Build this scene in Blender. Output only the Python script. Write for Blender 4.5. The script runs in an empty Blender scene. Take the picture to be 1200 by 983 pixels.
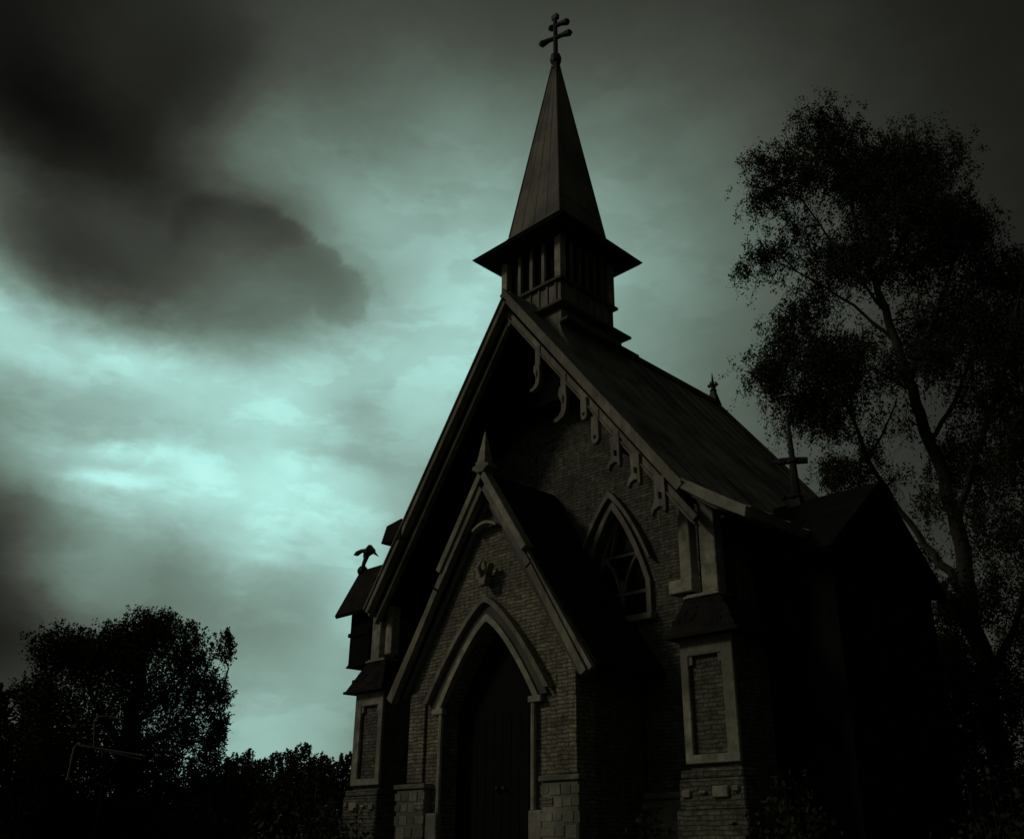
import bpy, bmesh, math, random
import numpy as np
from mathutils import Vector, Matrix
from mathutils.geometry import tessellate_polygon
C = bpy.context.scene.collection
SC = bpy.context.scene
R = math.radians

# ---------------------------------------------------------------- camera
cam_d = bpy.data.cameras.new('camera'); cam = bpy.data.objects.new('camera', cam_d); C.objects.link(cam)
rt, up, fw = Vector((0.73138523, 0.68192746, -0.00711279)), Vector((0.26362606, -0.27309612, 0.92515934)), Vector((-0.62894908, 0.67852299, 0.37951232))
cam.matrix_world = Matrix(((rt.x, up.x, -fw.x, 11.568), (rt.y, up.y, -fw.y, -12.286), (rt.z, up.z, -fw.z, 1.6), (0, 0, 0, 1)))
cam_d.sensor_width = 36; cam_d.lens = 1095.458 / 1200 * 36
cam_d.shift_x = -49.514 / 1200; cam_d.shift_y = 37.359 / 1200
cam_d.clip_start = .1; cam_d.clip_end = 3000
SC.camera = cam
SC.render.resolution_x, SC.render.resolution_y = 1024, 838
SC.view_settings.view_transform = 'Standard'; SC.view_settings.look = 'None'
SC.cycles.max_bounces = 3; SC.cycles.diffuse_bounces = 2; SC.cycles.glossy_bounces = 1
SC.view_settings.exposure = 0; SC.view_settings.gamma = 1

# ---------------------------------------------------------------- sky and sun
SUN_EL, SUN_AZ = 32.0, 218.0      # azimuth clockwise from +y: the light comes from the front left of the church
SUN_STRENGTH = .40
NISHITA = .012
SKY_BASE = -0.008
SKY_LOBES = [
    (-0.79353, 0.13271, 0.59389, 420.0, -0.069), (-0.77913, 0.16323, 0.60523, 420.0, -0.057), (-0.76314, 0.1947, 0.61621, 420.0, 0.071), (-0.72603, 0.26014, 0.63656, 420.0, -0.014),
    (-0.7048, 0.29384, 0.64569, 420.0, -0.109), (-0.60175, 0.43109, 0.67235, 420.0, 0.057), (-0.80397, 0.1583, 0.57321, 420.0, -0.064), (-0.78915, 0.18986, 0.58411, 420.0, -0.111),
    (-0.73427, 0.28975, 0.61392, 420.0, -0.051), (-0.68838, 0.35927, 0.63012, 420.0, 0.062), (-0.63495, 0.42938, 0.64224, 420.0, -0.103), (-0.60555, 0.46407, 0.64649, 420.0, 0.079),
    (-0.82697, 0.15427, 0.54068, 420.0, 0.188), (-0.79791, 0.2185, 0.56178, 420.0, -0.107), (-0.78078, 0.25204, 0.57172, 420.0, -0.168), (-0.76179, 0.28636, 0.5811, 420.0, -0.049),
    (-0.74088, 0.32132, 0.58979, 420.0, 0.219), (-0.718, 0.35673, 0.59768, 420.0, 0.178), (-0.63766, 0.46353, 0.61525, 420.0, -0.104), (-0.8365, 0.1804, 0.51742, 420.0, -0.119),
    (-0.82236, 0.21303, 0.52759, 420.0, 0.073), (-0.80645, 0.24665, 0.5374, 420.0, 0.235), (-0.78869, 0.28114, 0.54674, 420.0, -0.114), (-0.769, 0.31636, 0.55548, 420.0, -0.166),
    (-0.74729, 0.35214, 0.56352, 420.0, -0.239), (-0.72355, 0.38827, 0.57071, 420.0, -0.368), (-0.69778, 0.42454, 0.57695, 420.0, 0.208), (-0.67001, 0.46069, 0.58212, 420.0, 0.159),
    (-0.64031, 0.49646, 0.58611, 420.0, -0.029), (-0.8447, 0.20843, 0.49299, 420.0, -0.38), (-0.82997, 0.24208, 0.50254, 420.0, -0.075), (-0.8134, 0.27667, 0.51169, 420.0, 0.209),
    (-0.79488, 0.31209, 0.52035, 420.0, 0.067), (-0.77434, 0.34815, 0.52838, 420.0, 0.108), (-0.727, 0.42143, 0.5421, 420.0, -0.082), (-0.67135, 0.49463, 0.55193, 420.0, -0.077),
    (-0.86593, 0.20228, 0.45744, 420.0, 0.359), (-0.85243, 0.23584, 0.46663, 420.0, -0.246), (-0.83712, 0.27042, 0.47551, 420.0, -0.388), (-0.81988, 0.3059, 0.48397, 420.0, -0.323),
    (-0.80061, 0.34212, 0.49191, 420.0, -0.098), (-0.77925, 0.37891, 0.4992, 420.0, 0.216), (-0.75574, 0.41604, 0.50574, 420.0, 0.085), (-0.73007, 0.45328, 0.5114, 420.0, -0.198),
    (-0.70228, 0.49036, 0.5161, 420.0, -0.122), (-0.88499, 0.19708, 0.42184, 420.0, 0.176), (-0.87263, 0.2305, 0.43057, 420.0, 0.316), (-0.85849, 0.265, 0.43905, 420.0, 0.315),
    (-0.84246, 0.30048, 0.44719, 420.0, 0.184), (-0.82441, 0.33678, 0.45489, 420.0, -0.092), (-0.80426, 0.37374, 0.46204, 420.0, -0.283), (-0.78194, 0.41115, 0.46853, 420.0, -0.306),
    (-0.75742, 0.44877, 0.47426, 420.0, -0.101), (-0.7307, 0.48634, 0.47912, 420.0, 0.097), (-0.89154, 0.22358, 0.39391, 420.0, -0.379), (-0.87861, 0.25788, 0.40191, 420.0, -0.107),
    (-0.86384, 0.29322, 0.40965, 420.0, 0.181), (-0.84708, 0.32947, 0.41702, 420.0, 0.361), (-0.82824, 0.36647, 0.42393, 420.0, 0.325), (-0.80723, 0.40402, 0.43029, 420.0, 0.087),
    (-0.78399, 0.4419, 0.43598, 420.0, 0.096), (-0.75851, 0.47985, 0.44092, 420.0, 0.131), (-0.88275, 0.28683, 0.37213, 420.0, -0.255), (-0.86719, 0.32296, 0.37906, 420.0, -0.391),
    (-0.84957, 0.35991, 0.38561, 420.0, -0.204), (-0.8298, 0.3975, 0.3917, 420.0, 0.086), (-0.8078, 0.43552, 0.39722, 420.0, 0.158), (-0.78353, 0.47373, 0.40208, 420.0, 0.054),
    (-0.75698, 0.51184, 0.4062, 420.0, -0.183), (-0.91275, 0.24391, 0.32771, 420.0, 0.391), (-0.90029, 0.27874, 0.33434, 420.0, 0.342), (-0.88595, 0.3146, 0.34076, 420.0, 0.262),
    (-0.86961, 0.35137, 0.34687, 420.0, 0.084), (-0.85115, 0.38886, 0.35259, 420.0, -0.046), (-0.83048, 0.42689, 0.35785, 420.0, -0.158), (-0.78229, 0.50358, 0.36663, 420.0, -0.127),
    (-0.92686, 0.23716, 0.29101, 420.0, -0.247), (-0.91543, 0.27163, 0.29699, 420.0, -0.264), (-0.88701, 0.34368, 0.30838, 420.0, 0.225), (-0.86975, 0.38099, 0.31365, 420.0, 0.377),
    (-0.85032, 0.41892, 0.31853, 420.0, 0.166), (-0.82863, 0.45724, 0.32295, 420.0, 0.071), (-0.80463, 0.49572, 0.32684, 420.0, 0.229), (-0.77833, 0.53406, 0.33012, 420.0, 0.216),
    (-0.91703, 0.29807, 0.26499, 420.0, 0.052), (-0.90301, 0.33419, 0.26997, 420.0, -0.146), (-0.887, 0.37118, 0.27471, 420.0, -0.154), (-0.86885, 0.40887, 0.27915, 420.0, -0.075),
    (-0.84849, 0.44706, 0.28322, 420.0, 0.087), (-0.82583, 0.48551, 0.28684, 420.0, 0.144), (-0.80087, 0.52396, 0.28997, 420.0, -0.126), (-0.9295, 0.29001, 0.22789, 420.0, 0.257),
    (-0.91651, 0.32569, 0.23223, 420.0, 0.309), (-0.90159, 0.36229, 0.23638, 420.0, 0.038), (-0.84405, 0.47591, 0.24716, 420.0, 0.235), (-0.82035, 0.51432, 0.25002, 420.0, -0.295),
    (-0.79433, 0.55256, 0.25241, 420.0, 0.342), (-0.94061, 0.28044, 0.19134, 420.0, -0.202), (-0.92865, 0.31557, 0.195, 420.0, -0.136), (-0.89903, 0.38859, 0.20186, 420.0, 0.079),
    (-0.86101, 0.4642, 0.20781, 420.0, -0.057), (-0.83864, 0.50244, 0.21033, 420.0, -0.097), (-0.81398, 0.54064, 0.21248, 420.0, 0.163), (-0.74053, 0.09801, 0.66484, 70.0, -0.14),
    (-0.70462, 0.16284, 0.69064, 70.0, -0.017), (-0.5508, 0.37438, 0.74596, 70.0, 0.046), (-0.78724, 0.12531, 0.60378, 70.0, -0.067), (-0.53185, 0.49112, 0.68988, 70.0, -0.142),
    (-0.83094, 0.15327, 0.53484, 70.0, 0.106), (-0.5774, 0.53631, 0.61562, 70.0, 0.106), (-0.86992, 0.18121, 0.45869, 70.0, 0.151), (-0.83958, 0.25563, 0.47932, 70.0, 0.082),
    (-0.75013, 0.41654, 0.51362, 70.0, 0.046), (-0.68975, 0.49881, 0.52482, 70.0, 0.107), (-0.61954, 0.57849, 0.53058, 70.0, 0.151), (-0.87393, 0.28494, 0.39377, 70.0, 0.056),
    (-0.83567, 0.36617, 0.40936, 70.0, 0.063), (-0.78673, 0.4502, 0.42234, 70.0, 0.119), (-0.7267, 0.53441, 0.43165, 70.0, 0.169), (-0.75575, 0.56431, 0.33226, 70.0, 0.089),
    (-0.91803, 0.33561, 0.21117, 70.0, -0.204), (-0.88159, 0.4181, 0.21905, 70.0, -0.202), (-0.83437, 0.50295, 0.22552, 70.0, -0.095), (-0.77586, 0.58747, 0.23004, 70.0, -0.077),
    (-0.95363, 0.2782, 0.11482, 70.0, 0.057), (-0.89089, 0.43717, 0.12329, 70.0, 0.361), (-0.84436, 0.52063, 0.12646, 70.0, 0.422), (-0.78692, 0.60351, 0.12855, 70.0, -0.056),
    (-0.40343, 0.54987, 0.73136, 26.0, -0.069), (-0.30127, 0.62837, 0.71721, 26.0, -0.056), (-0.19959, 0.69314, 0.69262, 26.0, -0.092), (-0.47073, 0.62728, 0.62044, 26.0, 0.178),
    (-0.36104, 0.70801, 0.60693, 26.0, 0.117), (-0.53206, 0.69558, 0.48279, 26.0, 0.156), (-0.30146, 0.8395, 0.45206, 26.0, -0.14), (-0.46375, 0.82709, 0.31757, 26.0, -0.006),
    (-0.34563, 0.88772, 0.30412, 26.0, -0.031), (-0.23278, 0.92916, 0.28717, 26.0, 0.021), (-0.61109, 0.77479, 0.16208, 26.0, 0.044), (-0.49676, 0.85344, 0.15772, 26.0, 0.027),
    (-0.38025, 0.9125, 0.15084, 26.0, -0.004), (-0.26813, 0.95282, 0.14229, 26.0, 0.04), (-0.0, 0.96593, 0.25882, 4.0, 0.119), (-0.68301, 0.68301, 0.25882, 4.0, 0.109),
    (-0.96593, 0.0, 0.25882, 4.0, 0.174), (-0.68301, -0.68301, 0.25882, 4.0, 0.134), (-0.0, -0.96593, 0.25882, 4.0, 0.217), (0.68301, -0.68301, 0.25882, 4.0, 0.031),
    (0.96593, -0.0, 0.25882, 4.0, 0.068), (0.68301, 0.68301, 0.25882, 4.0, 0.032), (-0.0, 0.0349, 0.99939, 4.0, 0.206), (-0.0, 0.0349, -0.99939, 3.0, 0.056),
]
BILLOW_DEPTH = .085
BILLOW_CORE = (-0.78636, 0.36535, 0.49816, 0.1148)
SKY_BILLOWS = [(-0.75071, 0.37442, 0.54428, 0.03917), (-0.73514, 0.39811, 0.54871, 0.0292), (-0.73189, 0.43127, 0.52759, 0.03306), (-0.72775, 0.45802, 0.51049, 0.03338), (-0.7558, 0.39986, 0.51853, 0.05168), (-0.76664, 0.34883, 0.53906, 0.05058)]
SKY_STREAKS = [
    (-0.8913, 0.2926, 0.3464, -0.8534, 0.3891, 0.3469, 0.0087, 0.13),
    (-0.901, 0.2934, 0.3196, -0.8778, 0.3519, 0.325, 0.0086, 0.17),
    (-0.8534, 0.3923, 0.3432, -0.8467, 0.4228, 0.3232, 0.01, 0.08),
    (-0.8144, 0.4607, 0.3528, -0.8065, 0.482, 0.3425, 0.0126, 0.09),
    (-0.8549, 0.448, 0.2615, -0.8286, 0.4952, 0.2614, 0.009, 0.1),
    (-0.8591, 0.2717, 0.4337, -0.8332, 0.3436, 0.4333, 0.015, 0.06),
    (-0.8809, 0.3009, 0.3654, -0.8317, 0.4158, 0.368, 0.012, -0.05),
    (-0.923, 0.2456, 0.2964, -0.9056, 0.3131, 0.2862, 0.0135, -0.06),
    (-0.8088, 0.4607, 0.3654, -0.7372, 0.5702, 0.3626, 0.0151, -0.08),
    (-0.8768, 0.2606, 0.4041, -0.8508, 0.3499, 0.392, 0.015, -0.06),
    (-0.764, 0.4983, 0.4098, -0.7391, 0.5221, 0.4256, 0.0116, -0.07),
    (-0.8804, 0.3394, 0.3312, -0.8666, 0.3763, 0.3278, 0.0076, -0.08),
    (-0.8864, 0.2265, 0.4037, -0.882, 0.2565, 0.3954, 0.0124, -0.06),
    (-0.7456, 0.3548, 0.5641, -0.7327, 0.3781, 0.5658, 0.0154, -0.02),
    (-0.7273, 0.3862, 0.5674, -0.7283, 0.3998, 0.5565, 0.0156, -0.025),
    (-0.7406, 0.366, 0.5635, -0.7287, 0.4034, 0.5534, 0.0488, 0.035),
    (-0.7294, 0.4148, 0.544, -0.7246, 0.4609, 0.5124, 0.0521, 0.03),
    (-0.7303, 0.3326, 0.5966, -0.7135, 0.3747, 0.592, 0.0131, 0.03),
    (-0.7124, 0.4077, 0.5712, -0.7163, 0.4252, 0.5533, 0.0112, 0.04),
]

W = bpy.data.worlds.new('World'); SC.world = W; W.use_nodes = True
nt = W.node_tree; nt.nodes.clear()
def N(t, **k):
    n = nt.nodes.new(t)
    for a, b in k.items(): setattr(n, a, b)
    return n
def L(a, b): nt.links.new(a, b)
def M(op, a, b=None, c=None):
    n = N('ShaderNodeMath', operation=op)
    for i, x in enumerate((a, b, c)):
        if x is None: continue
        if isinstance(x, (int, float)): n.inputs[i].default_value = x
        else: L(x, n.inputs[i])
    return n.outputs[0]
def VM(op, a, b=None, scale=None):
    n = N('ShaderNodeVectorMath', operation=op)
    for i, x in enumerate((a, b)):
        if x is None: continue
        if isinstance(x, tuple): n.inputs[i].default_value = x
        else: L(x, n.inputs[i])
    if scale is not None: n.inputs['Scale'].default_value = scale
    return n
tc = N('ShaderNodeTexCoord')
gen = VM('NORMALIZE', tc.outputs['Generated']).outputs[0]
def warp(vec, scale, amp, detail=5, rough=.55, stretch=(1, 1, 1)):
    v = VM('MULTIPLY', vec, stretch).outputs[0]
    n = N('ShaderNodeTexNoise'); n.inputs['Scale'].default_value = scale; n.inputs['Detail'].default_value = detail; n.inputs['Roughness'].default_value = rough
    L(v, n.inputs['Vector'])
    s = VM('SUBTRACT', n.outputs['Color'], (.5, .5, .5)).outputs[0]
    s = VM('SCALE', s, scale=amp).outputs[0]
    return VM('ADD', vec, s).outputs[0]
wd = VM('NORMALIZE', warp(warp(gen, 5, .035, 3, .5, (1, 1, 1.6)), 17, .035, 7, .62, (1, 1, 1.4))).outputs[0]
acc = None
for (x, y, z, k, w) in SKY_LOBES:
    d = VM('DOT_PRODUCT', wd, (x, y, z)).outputs['Value']
    e = M('EXPONENT', M('MULTIPLY_ADD', d, k, -k))
    acc = M('MULTIPLY_ADD', e, w, SKY_BASE if acc is None else acc)
# crisp streaks of bright and dark cloud, each a short arc on the sky (from direction a to direction b, angular half width, strength)
for (ax_, ay_, az_, bx_, by_, bz_, s_, w_) in SKY_STREAKS:
    A_, B_ = Vector((ax_, ay_, az_)), Vector((bx_, by_, bz_)); cc = (A_+B_).normalized(); tt = (B_-A_); ln_ = tt.length/2+s_*.5; tt.normalize(); nn_ = cc.cross(tt).normalized()
    p1 = VM('DOT_PRODUCT', wd, tuple(tt/ln_)).outputs['Value']; p2 = VM('DOT_PRODUCT', wd, tuple(nn_/s_)).outputs['Value']
    q_ = M('MULTIPLY_ADD', M('MULTIPLY', p1, p1), -1.0, M('MULTIPLY', M('MULTIPLY', p2, p2), -1.0))
    acc = M('MULTIPLY_ADD', M('EXPONENT', q_), w_, acc)
# billowing front edge of the big dark cloud: round heads with a crisp rim
un = None
for (x, y, z, r_) in SKY_BILLOWS:
    d = VM('DOT_PRODUCT', wd, (x, y, z)).outputs['Value']
    mr = N('ShaderNodeMapRange'); mr.interpolation_type = 'SMOOTHSTEP'; mr.inputs['From Min'].default_value = math.cos(r_*1.12); mr.inputs['From Max'].default_value = math.cos(r_*.80)
    L(d, mr.inputs['Value']); un = mr.outputs[0] if un is None else M('MAXIMUM', un, mr.outputs[0])
cd_ = VM('DOT_PRODUCT', wd, BILLOW_CORE[:3]).outputs['Value']
mo = N('ShaderNodeMapRange'); mo.interpolation_type = 'SMOOTHSTEP'; mo.inputs['From Min'].default_value = math.cos(BILLOW_CORE[3]*.35); mo.inputs['From Max'].default_value = math.cos(BILLOW_CORE[3])
L(cd_, mo.inputs['Value'])
acc = M('MULTIPLY_ADD', M('MULTIPLY', un, mo.outputs[0]), -BILLOW_DEPTH, acc)
# cloud texture
def fbm(scale, detail, rough, stretch, dist=0.0):
    n = N('ShaderNodeTexNoise'); n.inputs['Scale'].default_value = scale; n.inputs['Detail'].default_value = detail
    n.inputs['Roughness'].default_value = rough; n.inputs['Distortion'].default_value = dist
    L(VM('MULTIPLY', gen, stretch).outputs[0], n.inputs['Vector'])
    return M('SUBTRACT', n.outputs['Fac'], .5)
wisp = N('ShaderNodeMapRange'); wisp.interpolation_type = 'SMOOTHSTEP'; wisp.inputs['From Min'].default_value = -.03; wisp.inputs['From Max'].default_value = .06; wisp.inputs['To Min'].default_value = -.03; wisp.inputs['To Max'].default_value = .03
L(fbm(9, 10, .58, (1, 1, 2.4), .25), wisp.inputs['Value'])
tex = M('ADD', wisp.outputs[0], M('ADD', M('MULTIPLY', fbm(4.0, 8, .55, (1, 1, 2.6), .4), .12), M('MULTIPLY', fbm(14, 9, .6, (1, 1, 1.8), .3), .16)))
amp = M('MULTIPLY_ADD', M('MULTIPLY', acc, acc), 1.15, .06)
val = M('ADD', acc, M('MULTIPLY', tex, amp))
ramp = N('ShaderNodeValToRGB'); cr = ramp.color_ramp
def lin(c): return tuple(((v/255)/12.92 if v/255 <= .04045 else ((v/255+.055)/1.055)**2.4) for v in c) + (1,)
stops = [(0, (1, 1, 1)), (.04, (9, 10, 7)), (.12, (30, 31, 27)), (.196, (48, 50, 44)), (.306, (72, 78, 70)), (.439, (96, 112, 101)), (.588, (124, 150, 139)), (.71, (146, 181, 171)), (.839, (166, 213, 203)), (.933, (179, 235, 224)), (1, (186, 242, 231))]
cr.elements[0].position = 0; cr.elements[0].color = lin(stops[0][1])
cr.elements[1].position = 1; cr.elements[1].color = lin(stops[-1][1])
for p, c in stops[1:-1]:
    e = cr.elements.new(p); e.color = lin(c)
L(val, ramp.inputs['Fac'])
sky = N('ShaderNodeTexSky', sky_type='NISHITA'); sky.sun_disc = False
sky.sun_elevation = R(SUN_EL); sky.sun_rotation = R(SUN_AZ)
ns = VM('SCALE', sky.outputs['Color'], scale=NISHITA).outputs[0]
tot = VM('ADD', ramp.outputs['Color'], VM('MULTIPLY', ns, ramp.outputs['Color']).outputs[0]).outputs[0]
bg = N('ShaderNodeBackground'); L(tot, bg.inputs['Color']); bg.inputs['Strength'].default_value = 1.0
wo = N('ShaderNodeOutputWorld'); L(bg.outputs[0], wo.inputs['Surface'])
W.cycles.sampling_method = 'MANUAL'; W.cycles.sample_map_resolution = 256
sd = bpy.data.lights.new('sun', 'SUN'); sd.energy = SUN_STRENGTH; sd.angle = R(9); sd.color = (1, .93, .74)
so = bpy.data.objects.new('sun', sd); C.objects.link(so)
sv = Vector((math.sin(R(SUN_AZ))*math.cos(R(SUN_EL)), math.cos(R(SUN_AZ))*math.cos(R(SUN_EL)), math.sin(R(SUN_EL))))
so.rotation_euler = sv.to_track_quat('Z', 'Y').to_euler(); so.location = sv*60

# ---------------------------------------------------------------- materials
MATS_ = {}
def mat(name, base, rough=.85, var=.35, nscale=3.0, bump=.3, bscale=18, spec=.2, streak=None, metal=0, dirt=None):
    m = bpy.data.materials.new(name); m.use_nodes = True; t = m.node_tree; b = t.nodes['Principled BSDF']
    b.inputs['Roughness'].default_value = rough; b.inputs['Specular IOR Level'].default_value = spec; b.inputs['Metallic'].default_value = metal
    co = t.nodes.new('ShaderNodeTexCoord'); mp = t.nodes.new('ShaderNodeMapping'); t.links.new(co.outputs['Object'], mp.inputs['Vector'])
    if streak: mp.inputs['Scale'].default_value = streak
    n = t.nodes.new('ShaderNodeTexNoise'); n.inputs['Scale'].default_value = nscale; n.inputs['Detail'].default_value = 8; n.inputs['Roughness'].default_value = .62
    t.links.new(mp.outputs[0], n.inputs['Vector'])
    r = t.nodes.new('ShaderNodeValToRGB'); r.color_ramp.elements[0].position = .3; r.color_ramp.elements[1].position = .7
    r.color_ramp.elements[0].color = tuple(c*(1-var) for c in base)+(1,); r.color_ramp.elements[1].color = tuple(min(1, c*(1+var)) for c in base)+(1,)
    t.links.new(n.outputs['Fac'], r.inputs['Fac']); col = r.outputs[0]
    if dirt:
        n3 = t.nodes.new('ShaderNodeTexNoise'); n3.inputs['Scale'].default_value = .9; n3.inputs['Detail'].default_value = 6
        t.links.new(co.outputs['Object'], n3.inputs['Vector'])
        r3 = t.nodes.new('ShaderNodeValToRGB'); r3.color_ramp.elements[0].position = .42; r3.color_ramp.elements[1].position = .6
        t.links.new(n3.outputs['Fac'], r3.inputs['Fac'])
        mx = t.nodes.new('ShaderNodeMix'); mx.data_type = 'RGBA'; mx.inputs['B'].default_value = dirt+(1,)
        mm = t.nodes.new('ShaderNodeMath'); mm.operation = 'MULTIPLY'; mm.inputs[1].default_value = .7
        t.links.new(r3.outputs[0], mm.inputs[0]); t.links.new(mm.outputs[0], mx.inputs['Factor']); t.links.new(col, mx.inputs['A']); col = mx.outputs['Result']
    t.links.new(col, b.inputs['Base Color'])
    n2 = t.nodes.new('ShaderNodeTexNoise'); n2.inputs['Scale'].default_value = bscale; n2.inputs['Detail'].default_value = 6
    t.links.new(mp.outputs[0], n2.inputs['Vector'])
    bp = t.nodes.new('ShaderNodeBump'); bp.inputs['Strength'].default_value = bump; bp.inputs['Distance'].default_value = .03
    t.links.new(n2.outputs['Fac'], bp.inputs['Height']); t.links.new(bp.outputs[0], b.inputs['Normal'])
    return m
def brick(name, c1, c2, mortar, bh=.062, bw=.23, dirt=(.05, .05, .045), patch=.5):
    m = bpy.data.materials.new(name); m.use_nodes = True; t = m.node_tree; b = t.nodes['Principled BSDF']
    b.inputs['Roughness'].default_value = .92; b.inputs['Specular IOR Level'].default_value = .15
    g = t.nodes.new('ShaderNodeTexCoord'); s = t.nodes.new('ShaderNodeSeparateXYZ'); t.links.new(g.outputs['Object'], s.inputs[0])
    a = t.nodes.new('ShaderNodeMath'); a.operation = 'ADD'; t.links.new(s.outputs[0], a.inputs[0]); t.links.new(s.outputs[1], a.inputs[1])
    c = t.nodes.new('ShaderNodeCombineXYZ'); t.links.new(a.outputs[0], c.inputs[0]); t.links.new(s.outputs[2], c.inputs[1])
    nw = t.nodes.new('ShaderNodeTexNoise'); nw.inputs['Scale'].default_value = 6; t.links.new(g.outputs['Object'], nw.inputs['Vector'])
    ws = t.nodes.new('ShaderNodeVectorMath'); ws.operation = 'SCALE'; ws.inputs['Scale'].default_value = .06; t.links.new(nw.outputs['Color'], ws.inputs[0])
    wa = t.nodes.new('ShaderNodeVectorMath'); t.links.new(c.outputs[0], wa.inputs[0]); t.links.new(ws.outputs[0], wa.inputs[1])
    k = t.nodes.new('ShaderNodeTexBrick'); k.inputs['Scale'].default_value = 1; k.inputs['Brick Width'].default_value = bw; k.inputs['Row Height'].default_value = bh
    k.inputs['Mortar Size'].default_value = .009; k.inputs['Mortar Smooth'].default_value = .4; k.inputs['Bias'].default_value = 0
    k.inputs['Color1'].default_value = c1+(1,); k.inputs['Color2'].default_value = c2+(1,); k.inputs['Mortar'].default_value = mortar+(1,)
    t.links.new(wa.outputs[0], k.inputs['Vector'])
    n = t.nodes.new('ShaderNodeTexNoise'); n.inputs['Scale'].default_value = 1.4; n.inputs['Detail'].default_value = 10; n.inputs['Roughness'].default_value = .7
    t.links.new(g.outputs['Object'], n.inputs['Vector'])
    r = t.nodes.new('ShaderNodeValToRGB'); r.color_ramp.elements[0].position = .40; r.color_ramp.elements[1].position = .62; t.links.new(n.outputs['Fac'], r.inputs['Fac'])
    mm = t.nodes.new('ShaderNodeMath'); mm.operation = 'MULTIPLY'; mm.inputs[1].default_value = patch; t.links.new(r.outputs[0], mm.inputs[0])
    mx = t.nodes.new('ShaderNodeMix'); mx.data_type = 'RGBA'; mx.inputs['B'].default_value = dirt+(1,)
    nf = t.nodes.new('ShaderNodeTexNoise'); nf.inputs['Scale'].default_value = 9; nf.inputs['Detail'].default_value = 8; nf.inputs['Roughness'].default_value = .7; t.links.new(g.outputs['Object'], nf.inputs['Vector'])
    rf = t.nodes.new('ShaderNodeValToRGB'); rf.color_ramp.elements[0].position = .35; rf.color_ramp.elements[0].color = (.42, .42, .42, 1); rf.color_ramp.elements[1].position = .62; rf.color_ramp.elements[1].color = (1.35, 1.35, 1.35, 1); t.links.new(nf.outputs['Fac'], rf.inputs['Fac'])
    ml = t.nodes.new('ShaderNodeMix'); ml.data_type = 'RGBA'; ml.blend_type = 'MULTIPLY'; ml.inputs['Factor'].default_value = 1; t.links.new(k.outputs['Color'], ml.inputs['A']); t.links.new(rf.outputs[0], ml.inputs['B'])
    t.links.new(mm.outputs[0], mx.inputs['Factor']); t.links.new(ml.outputs['Result'], mx.inputs['A']); t.links.new(mx.outputs['Result'], b.inputs['Base Color'])
    n2 = t.nodes.new('ShaderNodeTexNoise'); n2.inputs['Scale'].default_value = 25; n2.inputs['Detail'].default_value = 5; t.links.new(g.outputs['Object'], n2.inputs['Vector'])
    ad = t.nodes.new('ShaderNodeMath'); ad.operation = 'MULTIPLY_ADD'; ad.inputs[1].default_value = .6; t.links.new(n2.outputs['Fac'], ad.inputs[0]); t.links.new(k.outputs['Fac'], ad.inputs[2])
    iv = t.nodes.new('ShaderNodeBump'); iv.invert = True; iv.inputs['Strength'].default_value = .8; iv.inputs['Distance'].default_value = .02
    t.links.new(ad.outputs[0], iv.inputs['Height']); t.links.new(iv.outputs[0], b.inputs['Normal'])
    return m
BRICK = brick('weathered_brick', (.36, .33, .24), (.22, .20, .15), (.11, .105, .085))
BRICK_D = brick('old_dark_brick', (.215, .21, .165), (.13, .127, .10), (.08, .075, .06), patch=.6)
STONE = mat('plinth_stone', (.27, .26, .21), .9, .35, 2.2, .6, 14, dirt=(.07, .07, .06))
PLASTER = mat('stained_plaster', (.33, .32, .25), .9, .5, 5, .35, 20, dirt=(.13, .125, .1))
WOOD = mat('weathered_wood', (.27, .255, .20), .85, .5, 7, .4, 14, streak=(1, 1, .25), dirt=(.13, .12, .10))
WOOD_D = mat('dark_weathered_wood', (.11, .105, .085), .85, .35, 3, .4, 14, streak=(1, 1, .2))
BOARD = mat('pale_board', (.38, .365, .28), .8, .45, 6, .3, 14, dirt=(.2, .19, .15))
ROOF = mat('sheet_metal_roof', (.27, .255, .21), .8, .25, 1.6, .15, 6, spec=.15, dirt=(.08, .077, .065))
def courses(m, size, axis, amt=.5, w=.06):
    # lapped sheet courses: a bump line and slightly different tone from sheet to sheet
    t = m.node_tree; b = t.nodes['Principled BSDF']; co = t.nodes.new('ShaderNodeTexCoord'); sp = t.nodes.new('ShaderNodeSeparateXYZ'); t.links.new(co.outputs['Object'], sp.inputs[0])
    cb = t.nodes.new('ShaderNodeCombineXYZ'); t.links.new(sp.outputs[axis], cb.inputs[0]); t.links.new(sp.outputs[2], cb.inputs[1])
    k = t.nodes.new('ShaderNodeTexBrick'); k.inputs['Scale'].default_value = 1; k.inputs['Brick Width'].default_value = size[0]; k.inputs['Row Height'].default_value = size[1]; k.inputs['Mortar Size'].default_value = .012; k.inputs['Mortar Smooth'].default_value = .5
    k.inputs['Color1'].default_value = (1.25,)*3+(1,); k.inputs['Color2'].default_value = (.7,)*3+(1,); k.inputs['Mortar'].default_value = (.45,)*3+(1,)
    t.links.new(cb.outputs[0], k.inputs['Vector'])
    mx = t.nodes.new('ShaderNodeMix'); mx.data_type = 'RGBA'; mx.blend_type = 'MULTIPLY'; mx.inputs['Factor'].default_value = amt
    src = b.inputs['Base Color'].links[0].from_socket; t.links.new(src, mx.inputs['A']); t.links.new(k.outputs['Color'], mx.inputs['B']); t.links.new(mx.outputs['Result'], b.inputs['Base Color'])
courses(ROOF, (.56, 1.9), 1, .55)
SPIRE = mat('spire_sheet', (.22, .205, .17), .8, .2, 2, .15, 6, spec=.15, streak=(1, 1, .15), dirt=(.1, .1, .085))
courses(SPIRE, (.34, .9), 0, .45)
SLATE = mat('dark_tarred_roof', (.024, .023, .021), .95, .3, 3, .4, 14, spec=.05)
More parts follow.
